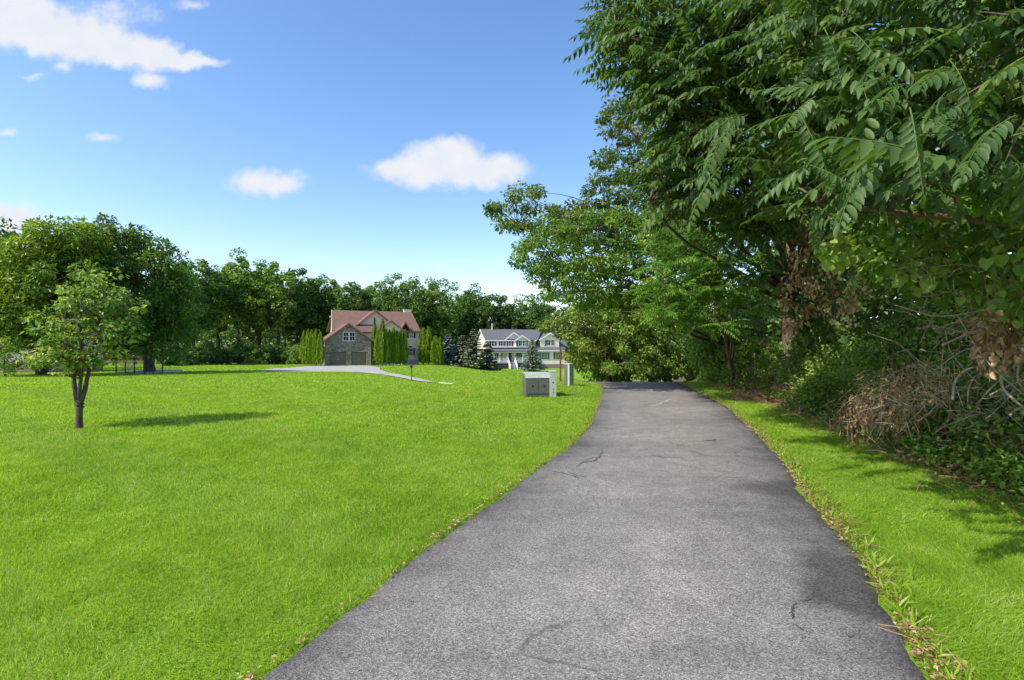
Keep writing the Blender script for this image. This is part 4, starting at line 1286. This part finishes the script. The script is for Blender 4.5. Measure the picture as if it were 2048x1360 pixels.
# ------------------------------------------------------------------ roadside trees on the right
def right_trees():
    # feathery olive trees where the road drops away
    def oliv(poly, d, n, base, label, rcl, size, mat, per=120, nm='roadside_tree', tpl=LEAF2, thick=4., droop=.6, r0=.16, sq=.6, nl=9, toprow=None, inner=.25):
        cs = outline_points(poly, lambda x, y: np.full(len(x), d), thick, n)
        cr = MB(); foliage(cr, cs, rcl * rng.uniform(.6, 1.3, len(cs)), per, size, tpl, sq, droop, inner, .25)
        tk = MB(); p = np.asarray(poly, float)
        base = np.array((base[0], base[1], gz(*base)))
        top = np.array((cs[:, 0].mean() * .4 + base[0] * .6, d + thick / 2, np.quantile(cs[:, 2], .85)))
        skeleton(tk, base, top, r0, cs, nl, .3, twig=.010)
        tree_obj(nm, label, 'tree', base, tk, cr, M['bark'], mat)
    oliv([(1088, 655), (1110, 640), (1140, 625), (1185, 600), (1250, 590), (1300, 640), (1300, 720), (1240, 745), (1200, 748), (1160, 735), (1135, 705), (1150, 675), (1110, 668)], 24.5, 105, (5.2, 27.), 'feathery olive green tree drooping beside the rust red post', .5, .17, M['olive'], 150)
    # tall vine-hung tree
    oliv([(968, 428), (985, 405), (1040, 380), (1085, 378), (1105, 405), (1160, 395), (1195, 340), (1210, 300), (1195, 240), (1240, 195), (1300, 195), (1360, 260), (1400, 380), (1380, 480), (1290, 480), (1230, 420), (1215, 470), (1120, 470), (1060, 450), (1040, 465), (990, 450)], 17.0, 120, (9.4, 22.), 'tall dark vine-hung tree with a branch reaching left over the sky', .42, .14, M['dark'], 140, thick=3.0, r0=.2)
    # twiggy leafy tree leaning over the road end
    oliv([(1030, 520), (1055, 470), (1075, 455), (1130, 435), (1230, 420), (1330, 425), (1420, 470), (1440, 560), (1400, 640), (1330, 665), (1250, 640), (1180, 620), (1110, 600), (1070, 560), (1050, 535)], 15.5, 260, (8.7, 20.5), 'leafy light green tree with twigs reaching left over the road', 0.36, .12, M['leafy'], 135, thick=3.2, droop=.4, r0=.15, nl=16)
    # lower green mass right of the road end
    oliv([(1240, 640), (1330, 630), (1420, 640), (1440, 700), (1420, 745), (1370, 752), (1250, 752), (1215, 735)], 23.5, 75, (7.6, 25), 'dense green bush closing the end of the road', .5, .15, M['leafy'], 130, nm='roadside_bush', thick=2.6, r0=.06)
    oliv([(1390, 640), (1470, 630), (1500, 700), (1490, 745), (1420, 752), (1390, 720)], 19.0, 55, (9.3, 20.3), 'dark bush beside the road right of its far end', .45, .12, M['vine'], 130, nm='roadside_bush', thick=1.6, r0=.06, tpl=LEAFW)

    oliv([(1140, 620), (1250, 585), (1400, 560), (1430, 640), (1430, 752), (1330, 754), (1180, 752), (1150, 700)], 28.0, 120, (8.6, 31.), 'shady green tree filling the gap beyond the road end', .62, .2, M['vine'], 120, thick=4., tpl=LEAFW)
    # young compound-leaved tree
    poly = [(1300, 470), (1340, 430), (1420, 425), (1500, 455), (1530, 540), (1500, 620), (1440, 650), (1370, 655), (1310, 620), (1300, 560)]
    cs = outline_points(poly, lambda x, y: 12.6 + 0 * x, 2.0, 105)
    base = np.array((7.75, 17.4, gz(7.75, 17.4)))
    cr = MB()
    def fronds_at(cr, cs, k, L, tpls, lift=.25, ct=.2, outw=None, keep=None):
        n = len(cs) * k
        c = np.repeat(cs, k, 0); a = rng.uniform(0, 6.283, n)
        d = np.stack([np.cos(a), np.sin(a), rng.normal(lift, .35, n)], -1)
        if outw is not None: d = d + outw
        up = np.tile((0, 0, 1.), (n, 1)) + unit(n) * .35
        s = L * rng.uniform(.7, 1.25, n)
        ti = np.clip(np.repeat(rng.normal(.5, ct * .6, len(cs)), k) + rng.normal(0, ct * .6, n), 0, 1)
        add_fronds(cr, tpls, c + unit(n) * .05, d, up, s, ti)
    fronds_at(cr, cs, 8, .62, FR_FINE, outw=np.array((-.35, -.35, 0)))
    tk = MB(); skeleton(tk, base, P(1430, 470, 13.2), .07, cs, 9, .3, twig=.01)
    tree_obj('sumac_tree', 'bright green young tree with fine feathered leaves at mid road', 'tree', base, tk, cr, M['bark'], M['frond_l'])

    # tree with the visible red brown trunk; its canopy overhangs the road
    base = G(1576, 748); base[2] = gz(base[0], base[1])
    polyA = [(1225, -70), (1212, 0), (1222, 60), (1232, 110), (1255, 160), (1300, 190), (1330, 255), (1310, 320), (1292, 400), (1330, 440), (1400, 425), (1480, 470), (1560, 470), (1640, 420), (1700, 300), (1720, 0), (1700, -70)]
    dA = lambda x, y: np.interp(y, [-260, 100, 260, 480], [6.2, 6.4, 7.4, 8.4]) + np.interp(x, [1170, 1400, 1700], [.4, 0, -.5])
    cs = outline_points(polyA, dA, 1.8, 350)
    cr = MB(); fill = outline_points([(x + 30 if x < 1400 else x, y) for x, y in polyA], lambda x, y: dA(x, y) + 1.3, 1.4, 100)
    foliage(cr, fill, rng.uniform(.25, .45, len(fill)), 60, .14, LEAF2, .8, .6, .1, .25)
    low = outline_points([(1450, 480), (1560, 450), (1700, 430), (1730, 560), (1690, 640), (1610, 610), (1560, 640), (1490, 660), (1450, 600)], lambda x, y: 9.6 + 0 * x, 1.8, 42)
    fronds_at(cr, low, 4, .5, FR_LO, .1, .3, np.array((-.3, -.3, 0)))
    fronds_at(cr, cs, 7, .52, FR_LO, .15, .25, np.array((-.3, -.3, 0)))
    tk = MB()
    top = np.array((base[0] + .05, base[1] - .2, 9.0))
    skeleton(tk, base, top, .19, cs, 22, .5, twig=.009)
    oA = tree_obj('walnut_tree', 'roadside tree with red brown trunk and feathered leaves overhanging the road', 'tree', base, tk, cr, M['bark_red'], M['frond'])
    # near tree whose boughs hang in at the upper right
    polyB = [(1640, -140), (1560, 40), (1630, 170), (1540, 270), (1480, 330), (1520, 400), (1640, 420), (1760, 400), (1850, 350), (1960, 350), (2060, 380), (2200, 350), (2200, -140)]
    dB = lambda x, y: np.interp(x, [1480, 1700, 2050], [5.0, 3.9, 3.0])
    cs = outline_points(polyB, dB, 2.0, 150)
    baseB = np.array((6.9, 4.2, gz(6.9, 4.2)))
    cr = MB(); fronds_at(cr, cs, 6, .46, FR_HI, .05, .22, np.array((-.25, -.2, 0)))
    tk = MB(); skeleton(tk, baseB, np.array((6.2, 4.4, 7.0)), .16, cs, 16, .4, twig=.008)
    oB = tree_obj('walnut_tree', 'near tree at the right edge with large feathered leaves hanging in', 'tree', baseB, tk, cr, M['bark_red'], M['frond'])
    # the nearest compound leaves, each one a part of its own
    meshes = []
    for v, f, t in FR_HI:
        mb = MB(); mb.add(v, f, t); meshes.append(mb.mesh('compound_leaf', M['frond'], smooth_shade=True))
    hmesh = []
    for v, f, t in FR_HERO:
        mb = MB(); mb.add(v, f, t); hmesh.append(mb.mesh('compound_leaf', M['frond'], smooth_shade=True))
    n = 170
    cs2 = outline_points([(1225, 10), (1265, 140), (1350, 240), (1310, 400), (1380, 430), (1480, 340), (1600, 330), (1700, 330), (1800, 320), (1900, 300), (2030, 320), (2040, 180), (1900, 150), (1700, 60), (1640, -60), (1250, -60)],
                         lambda x, y: np.interp(x, [1180, 1400, 1600, 1800, 2040], [6.0, 5.9, 4.0, 2.9, 2.5]) + np.interp(y, [0, 200, 420], [0, .1, .6]) * (x < 1500), .35, n)
    from mathutils import Matrix
    hero = [((1990, 340), (1690, 232), 2.75), ((1815, 215), (1880, 352), 2.5), ((1790, 300), (1665, 385), 2.7), ((1640, 190), (1560, 235), 3.3), ((1700, 60), (1790, 120), 3.0), ((1900, 120), (1990, 210), 2.8), ((1650, 60), (1700, 150), 3.2), ((1620, 330), (1720, 360), 3.1), ((2040, 230), (1930, 290), 2.6), ((1480, 240), (1400, 330), 4.6), ((1440, 330), (1380, 420), 5.0), ((1600, 220), (1680, 320), 3.2)]
    items = []
    for i, q in enumerate(cs2):
        a = rng.uniform(0, 6.283); dv = np.array((math.cos(a) - .35, math.sin(a) * .7 - .2, rng.normal(-.1, .3)))
        items.append((q, dv, .50 * rng.uniform(.75, 1.2)))
    for (p0, p1, d) in hero:
        A, B = P(*p0, d), P(*p1, d - .15); items.append((A, B - A, np.linalg.norm(B - A) * 1.12))
    for i, (q, dv, s) in enumerate(items):
        par, org = (oB, baseB) if q[0] > (1560 - 1024) / FPX * q[1] else (oA, base)
        R = frames(np.array([dv]), np.array([[0, -.35, 1.]]) + rng.normal(size=(1, 3)) * .2)[0]
        ob = bpy.data.objects.new('compound_leaf', meshes[i % len(meshes)] if i < len(cs2) else hmesh[i % 3]); C.objects.link(ob); ob.parent = par
        m4 = Matrix.Identity(4)
        for r in range(3):
            for c in range(3): m4[r][c] = R[r, c] * s
            m4[r][3] = q[r] - org[r]
        ob.matrix_local = m4


right_trees()


# ------------------------------------------------------------------ thicket, vines, dead brush on the bank
def thicket():
    # deep backing wood
    mb = MB(); n = 44000
    y = rng.uniform(-2, 30, n); b = rng.uniform(1.6, 8.5, n) ** 1.0
    x = edge_x(y) + b; zg = terr(x, y)
    hmax = np.interp(y, [0, 8, 14, 20, 24, 30], [7.5, 7.5, 7.0, 5.2, 3.6, 3.0])
    z = zg + rng.random(n) * hmax * np.clip(.35 + b * .3, 0, 1)
    pos = np.stack([x, y, z], -1)
    mb.leaves(LEAFW, pos, frames(unit(n) + np.array((-.3, -.2, -.4)), unit(n) + np.array((-.6, -.4, .7))), rng.uniform(.13, .30, n), np.clip(rng.normal(.4, .2, n), 0, 1))
    o = mb.build('thicket', M['thicket']); tag(o, 'dark leafy thicket filling the bank behind the roadside trees', 'thicket', kind='stuff')
    # vine and shrub wall in front of it
    mb = MB(); nc = 420
    y = rng.uniform(1.5, 24, nc); b = rng.uniform(.75, 2.4, nc)
    top = np.interp(y, [0, 6, 9, 12, 24], [3.5, 3.3, 2.2, 1.2, 1.0])
    h = rng.random(nc) * top * np.clip((b - .7) * .8, .08, 1)
    x = edge_x(y) + b
    cs = np.stack([x, y, terr(x, y) + .15 + h], -1)
    foliage(mb, cs, rng.uniform(.25, .5, nc), 120, .075, LEAFW, .8, .5, .2, .3, .5)
    o = mb.build('undergrowth', M['vine']); tag(o, 'tangled vine undergrowth along the foot of the right bank', 'undergrowth', kind='stuff')
    # big heart-shaped vine leaves near the camera
    mb = MB(); cs = outline_points([(1850, 0), (2048, 0), (2060, 620), (1960, 640), (1850, 560), (1700, 540), (1640, 480), (1760, 430), (1900, 380), (1960, 200)], lambda q, r: np.interp(q, [1640, 2060], [6.6, 5.0]), 1.4, 70)
    foliage(mb, cs, rng.uniform(.2, .36, len(cs)), 46, .115, HEART, .9, .6, .1, .28, .5)
    tw = MB()
    for q in cs[:40]:
        tw.tube(curve(q + np.array((rng.normal() * .3, .4, rng.uniform(.2, .9))), q, .1, .12, 7), np.linspace(.010, .004, 7), 4)
    o = empty('climbing_vine', (6.6, 6.2, gz(6.6, 6.2)), label='climbing vine with heart-shaped leaves at the right edge', cat='vine')
    c = mb.build('foliage', M['vine'], o, (6.6, 6.2, gz(6.6, 6.2))); c['kind'] = 'stuff'
    tw.build('stem', M['twig_brown'], o, (6.6, 6.2, gz(6.6, 6.2)), True)['kind'] = 'stuff'
    # trailing sprig with bright round leaves
    pts = np.array([P(p, r, 4.1) for p, r in ((1895, 345), (1915, 385), (1940, 405), (1975, 420), (2020, 430), (2046, 440))])
    q = catmull(pts, 6); org = tuple(q[0])
    o = empty('vine_sprig', org, label='trailing vine sprig with bright round leaves at right edge', cat='vine')
    mb = MB(); mb.tube(q, np.linspace(.004, .003, len(q)), 4); mb.build('stem', M['twig_brown'], o, org)
    i0 = list(range(8, len(q), 2))
    for i in i0:
        for s in (-1, 1):
            mb = MB(); dv = np.array([(.25 * s, -.2, -.8 + .5 * (s > 0))]) + rng.normal(size=(1, 3)) * .25
            mb.leaves(HEART, q[i][None], frames(dv, np.array([(0., -1, .4)])), rng.uniform(.075, .12), .75)
            mb.build('leaf', M['weed'], o, org)


thicket()


def dead_brush():
    # bundles of dry brown leaves hanging in the vines
    for poly, d, n, lab in (([(1580, 450), (1640, 440), (1720, 460), (1730, 560), (1690, 640), (1620, 600), (1590, 520)], 8.2, 26, 'hanging curtain of dry brown leaves on the trunk vines'),
                            ([(1950, 640), (2035, 630), (2045, 700), (1985, 730), (1955, 690)], 5.2, 14, 'crumpled dry brown leaves hanging at the right edge'),
                            ([(1560, 560), (1620, 560), (1630, 650), (1570, 660)], 9.2, 12, 'dry brown leaves clinging high on the red brown trunk')):
        cs = outline_points(poly, lambda x, y: d + 0 * x, .5, n); org = cs[0]
        o = empty('dry_leaf_cluster', tuple(org), label=lab, cat='dead leaves')
        mb = MB(); foliage(mb, cs, rng.uniform(.10, .2, len(cs)), 34, .075, LEAF6, 1.3, 1.0, .1, .35, .2)
        c = mb.build('leaves', M['dead'], o, org); c['kind'] = 'stuff'
        tw = MB()
        for q in cs: tw.tube(curve(q + np.array((rng.normal() * .1, .1, .5)), q - np.array((0, 0, .25)), 0, .1, 6), .004, 4)
        tw.build('stem', M['twig_brown'], o, org)['kind'] = 'stuff'
    # arching grey branches at the right
    org = np.array((5.9, 5.6, gz(5.9, 5.6)))
    o = empty('dead_branch_tangle', tuple(org), label='tangle of bare arching grey branches on the bank at right', cat='branches')
    arcs = [([(1905, 800), (1912, 760), (1945, 735), (2000, 728), (2060, 722)], .014), ([(1935, 805), (1940, 770), (1965, 745), (2050, 735)], .008), ([(2005, 740), (2012, 715), (2048, 700)], .013), ([(2000, 735), (2006, 775), (2040, 810), (2070, 830)], .015),
            ([(2040, 720), (2036, 760), (2060, 795)], .012), ([(1885, 690), (1930, 670), (1975, 655), (2060, 620)], .011), ([(1900, 668), (1960, 655), (2060, 640)], .006), ([(1790, 610), (1830, 622), (1875, 632), (1940, 625), (2060, 600)], .006),
            ([(1980, 790), (2020, 770), (2060, 755)], .009), ([(2020, 830), (2035, 818), (2060, 812)], .012), ([(1960, 480), (1985, 530), (2010, 590), (2048, 640)], .008), ([(1990, 470), (2020, 520), (2060, 560)], .009), ([(1940, 540), (1990, 560), (2060, 575)], .005),
            ([(1890, 660), (1900, 700), (1925, 735), (1960, 770)], .005), ([(2010, 640), (1990, 690), (1968, 720)], .005), ([(1915, 630), (1950, 690), (1990, 740), (2048, 790)], .006), ([(2048, 660), (1980, 690), (1930, 740)], .005), ([(1870, 740), (1930, 700), (2010, 690)], .005)]
    for pix, r in arcs:
        dd = 5.15 + rng.random() * .5
        q = catmull([P(p, w, dd + .12 * i * rng.choice([-1, 1]) * .5) for i, (p, w) in enumerate(pix)], 7)
        mb = MB(); mb.tube(q, np.linspace(r, r * .7, len(q)) * (1 + .12 * np.sin(np.arange(len(q)) * 2.3)), 7); mb.build('branch', M['twig'], o, org, True)
    tw = MB()
    for _ in range(230):
        p0 = P(rng.uniform(1830, 2060), rng.uniform(460, 850), rng.uniform(5.2, 6.4)); a = rng.uniform(0, 6.28)
        v = np.array((math.cos(a), .4 * math.sin(a), rng.normal(0, .5))); tw.tube(curve(p0, p0 + v * rng.uniform(.2, .7), rng.normal(0, .2), .12, 6), np.linspace(.0045, .002, 6), 4)
    c = tw.build('twigs', M['twig'], o, org, True); c['kind'] = 'stuff'
    # brown dead vine mat hanging over the bank
    mb = MB()
    cs = outline_points([(1690, 835), (1725, 790), (1760, 765), (1800, 748), (1850, 738), (1885, 745), (1890, 775), (1850, 815), (1790, 845), (1730, 855)], lambda x, y: np.interp(x, [1690, 1890], [8.0, 6.4]), .9, 26)
    for q in cs:
        for _ in range(34):
            g = q + rng.normal(size=3) * np.array((.17, .17, .13)); g[2] = max(g[2], gz(g[0], g[1]) + .03)
            v = np.array((rng.normal() * .6, rng.normal() * .5, -.7 + rng.normal() * .6)); mb.tube(curve(g, g + v * rng.uniform(.06, .24), rng.normal(0, .35), 0, 4), .0035, 3, rng.uniform(0, 1), cap=False)
    foliage(mb, cs, np.full(len(cs), .22), 26, .06, LEAF2, 1., .6, .1, .35, .4)
    o = mb.build('dead_vine_mat', M['dead']); tag(o, 'brown mat of dead vines hanging on the bank', 'dead vines', kind='stuff')
    # dry brush pile
    g = G(1545, 800); org = np.array((g[0], g[1], gz(g[0], g[1])))
    o = empty('brush_pile', tuple(org), label='heap of reddish dry twigs beside the road grass', cat='brush pile')
    mb = MB()
    for _ in range(700):
        a = rng.uniform(0, 6.28); rr = abs(rng.normal(0, .5)); x, y = org[0] + math.cos(a) * rr * 1.3, org[1] + math.sin(a) * rr * .9
        p = np.array((x, y, gz(x, y) + .02 + rng.random() * .36 * math.exp(-rr * 1.3))); b = rng.normal(0, .9); L = rng.uniform(.15, .6)
        v = np.array((math.cos(b), math.sin(b) * .6, rng.normal(0, .14))); mb.tube(curve(p, p + v * L, rng.normal(0.05, .1), .08, 5), np.linspace(.007, .003, 5) * rng.uniform(.5, 1.2), 4, rng.random())
    c = mb.build('twigs', M['straw'], o, org); c['kind'] = 'stuff'
    mb = MB(); foliage(mb, org + rng.normal(size=(16, 3)) * np.array((.5, .35, .03)) + np.array((0, 0, .12)), np.full(16, .2), 40, .07, LEAF2, .4, .4, .1, .35)
    c = mb.build('dry_leaves', M['dead'], o, org); c['kind'] = 'stuff'
    for i in range(5):
        mb = MB(); s = org + np.array((rng.normal() * .4, rng.normal() * .3, .1)); a = rng.normal(0, .5)
        mb.tube(curve(s, s + np.array((math.cos(a), math.sin(a), .05)) * rng.uniform(.5, .9), .08, .06, 7), np.linspace(.022, .012, 7), 7); mb.build('stick', M['twig_brown'], o, org, True)
    # stump with a fallen log
    g = G(1606, 826); org = np.array((g[0], g[1], gz(g[0], g[1])))
    o = empty('tree_stump', tuple(org), label='small broken brown stump at the grass edge', cat='stump')
    a = np.linspace(0, 2 * math.pi, 13)[:-1]
    mb = MB(); rings = [(-.05, .13), (.05, .10), (.14, .085), (.2, .085)]
    V = np.vstack([[(math.cos(q) * r * (1 + .12 * math.sin(3 * q)), math.sin(q) * r, z + (.05 * math.sin(q * 2 + 1) if z > .15 else 0)) for q in a] for z, r in rings] + [[(0, 0, .17)]])
    F = []
    for i in range(3):
        for j in range(12):
            k = (j + 1) % 12; F += [(i * 12 + j, i * 12 + k, i * 12 + 12 + k), (i * 12 + j, i * 12 + 12 + k, i * 12 + 12 + j)]
    for j in range(12): F.append((36 + j, 36 + (j + 1) % 12, 48))
    mb.add(V, F); mb.build('stump_body', M['bark_red'], o, smooth_shade=True)
    mb = MB(); mb.tube(curve((.1, .05, .05), (.95, .3, .04), .03, .04, 8), np.linspace(.05, .03, 8), 8)
    l = mb.build('fallen_log', M['bark_red'], loc=tuple(org), smooth_shade=True); tag(l, 'thin fallen log lying right of the broken stump', 'log')


dead_brush()


def low_plants():
    # leafy weeds where the bank meets the lawn, some in the sun
    mb = MB(); nc = 400
    y = np.concatenate([rng.uniform(3.2, 23, 240), rng.uniform(3.5, 9, 160)]); b = rng.uniform(-.15, .8, nc); x = edge_x(y) + b
    cs = np.stack([x, y, terr(x, y) + rng.uniform(.04, .30, nc)], -1)
    foliage(mb, cs, rng.uniform(.12, .26, nc), 44, .062, LEAF6, .6, .1, .1, .35, 1.1)
    o = mb.build('weeds', M['weed']); tag(o, 'leafy weeds along the grass edge under the bank', 'weeds', kind='stuff')
    for px, row, w, h, lab in ((1655, 790, .55, .55, 'sunlit leafy bush between brush pile and dead vines'), (1510, 745, 1.3, 1.5, 'rounded vine-covered bush left of the red brown trunk'), (1690, 735, .7, .8, 'shaded leafy bush right of the red brown trunk')):
        g = G(px, row + 30); b = np.array((g[0], g[1], gz(g[0], g[1])))
        crown_tree('leafy_bush', lab, b, [(b + np.array((0, 0, h * .5)), (w, w * .7, h * .55), 1.)], 34, .2, 75, .07, M['bark'], M['weed'], .02, nlimb=5, cat='bush', tpl=LEAF6, twig=.005)
    # litter and dry straw along the road edges and the bank
    mb = MB(); n = 14000
    y = rng.uniform(2.2, 21, n) ; side = rng.random(n)
    x = np.where(side < .45, road_r(y) + np.abs(rng.normal(.02, .09, n)) - .05, np.where(side < .58, road_l(y) - np.abs(rng.normal(0, .04, n)) + .02, edge_x(y) + rng.normal(.15, .35, n)))
    keep = rng.random(n) < (.35 + .65 * (np.sin(y * 2.3) * np.sin(y * .9 + 1) > -.1)); x, y = x[keep], y[keep]; n = len(x)
    pos = np.stack([x, y, terr(x, y) + rng.uniform(.035, .06, n)], -1)
    mb.leaves(LEAF2, pos, frames(unit(n) * np.array((1, 1, .25)), unit(n) * .5 + np.array((0, 0, 1.))), rng.uniform(.012, .038, n), rng.uniform(0, .9, n))
    for _ in range(900):
        yy = rng.uniform(2.3, 20); xx = road_r(yy) + abs(rng.normal(0, .1)) if rng.random() < .45 else edge_x(yy) + rng.normal(.1, .3)
        p = np.array((xx, yy, gz(xx, yy) + .045)); a = rng.uniform(0, 6.28); L = rng.uniform(.05, .2)
        mb.tube(np.array([p, p + np.array((math.cos(a), math.sin(a), rng.uniform(0, .15))) * L]), .0022, 3, rng.random(), cap=False)
    o = mb.build('leaf_litter', M['straw']); tag(o, 'dry leaves and straw scattered along the asphalt edge', 'leaf litter', kind='stuff')


def verge_brush():
    mb = MB()
    for _ in range(2300):
        y = rng.uniform(4.5, 20); x = edge_x(y) + rng.normal(.35, .38)
        p = np.array((x, y, gz(x, y) + rng.uniform(.03, .28) * min(1, max(.2, (x - edge_x(y)) * 1.4 + .2)))); a = rng.uniform(0, 6.28)
        v = np.array((math.cos(a), math.sin(a), rng.normal(-.1, .35))) * rng.uniform(.12, .55)
        mb.tube(curve(p, p + v, rng.normal(.08, .2), .06, 5), np.linspace(.0045, .002, 5) * rng.uniform(.6, 1.5), 3, rng.random(), cap=False)
    y = rng.uniform(4.5, 20, 60); x = edge_x(y) + rng.normal(.4, .35, 60)
    foliage(mb, np.stack([x, y, terr(x, y) + .1], -1), rng.uniform(.15, .3, 60), 40, .06, LEAF2, .5, .4, .1, .35, .6)
    o = mb.build('dry_brush', M['straw']); tag(o, 'dry brown brush and dead vines strewn along the verge', 'dry brush', kind='stuff')


low_plants()
verge_brush()


# ------------------------------------------------------------------ grass
def grass():
    V, F, T = [], [], []
    tot = 0
    def batch(n, y0, y1, xl, xr, w, h, lean, bend=True):
        nonlocal tot
        y = np.sqrt(rng.uniform(y0 ** 2, y1 ** 2, n)); u = rng.uniform(xl, xr, n); y = y * np.exp(rng.normal(0, .09, n)); x = u * y
        ok = ((x < road_l(y) + .03 + rng.normal(0, .018, n)) | (x > road_r(y) - .03 + rng.normal(0, .02, n)) | (y > 21.3))
        ok &= (x < edge_x(y) + rng.normal(-.05, .22, n)) & ~((x > 2.2) & (y > 21)) 
        if y1 > 30: ok &= ~in_poly(x, y, DRIVE[0])
        x, y = x[ok], y[ok]; m = len(x)
        z = terr(x, y) + .004
        dd = 1 + .25 * np.sin(x * 1.3 + .6 * np.sin(y * .8)) * np.sin(y * 1.1 + x * .4)
        hh = h * rng.uniform(.55, 1.25, m) * dd; ww = w * rng.uniform(.7, 1.3, m)
        edge = np.minimum(np.abs(x - road_l(y)), np.abs(x - road_r(y))) < .12
        hh = np.where(edge & (y < 21), hh * 1.2, hh)
        a = rng.uniform(0, 6.283, m); l = np.abs(rng.normal(0, lean, m)); b = rng.uniform(0, 6.283, m)
        stripe = np.sin((x * .55 + y * .83) * 2 * math.pi / 2.3 + .4 * np.sin(y * .21)) > 0
        b = np.where(rng.random(m) < .45, np.where(stripe, 2.56, 2.56 + math.pi) + rng.normal(0, .5, m), b)
        base = np.stack([x, y, z], -1); sd = np.stack([np.cos(a), np.sin(a), np.zeros(m)], -1) * ww[:, None] / 2
        tip = base + np.stack([np.cos(b) * l * hh, np.sin(b) * l * hh, hh], -1)
        vv = np.stack([base - sd, base + sd, tip], 1)
        V.append(vv.reshape(-1, 3)); cl = .5 + .2 * np.sin(x * 6.1 + 2 * np.sin(y * 3.3)) * np.sin(y * 5.2 + 2 * np.sin(x * 2.9))
        T.append(np.repeat(np.clip(rng.normal(cl - .03, .29, m), 0, 1), 3)); F.append(np.arange(m * 3).reshape(-1, 3) + tot); tot += m * 3
    batch(200000, 1.6, 4.5, -1.15, 1.15, .0045, .032, 1.3)
    batch(270000, 4.5, 9, -1.12, 1.0, .0075, .036, 1.3)
    batch(250000, 9, 19, -1.12, .75, .016, .042, 1.2)
    batch(130000, 19, 45, -1.1, .35, .045, .06, 1.2)
    batch(70000, 45, 115, -1.05, .12, .13, .09, 1.0)
    mb = MB(); mb.add(np.vstack(V), np.vstack(F), np.concatenate(T))
    o = mb.build('grass', M['grass']); tag(o, 'bright green mown grass of the lawn', 'grass', kind='stuff')
    # longer dry stems and clover tufts at the asphalt edge
    mb = MB(); n = 2600
    y = rng.uniform(1.8, 18, n); left = rng.random(n) < .3
    x = np.where(left, road_l(y) - np.abs(rng.normal(0, .06, n)), road_r(y) + np.abs(rng.normal(0, .08, n)))
    pos = np.stack([x, y, terr(x, y) + .02], -1)
    mb.leaves((LEAF2[0] * np.array((.2, 1, 1)), LEAF2[1]), pos, frames(unit(n) + np.array((0, 0, .9)), unit(n)), rng.uniform(.05, .13, n) * np.where(left, .5, 1.), np.clip(rng.normal(.6, .25, n), 0, 1))
    o = mb.build('grass_tufts', M['grass']); tag(o, 'longer grass tufts along the road edge', 'grass', kind='stuff')


grass()
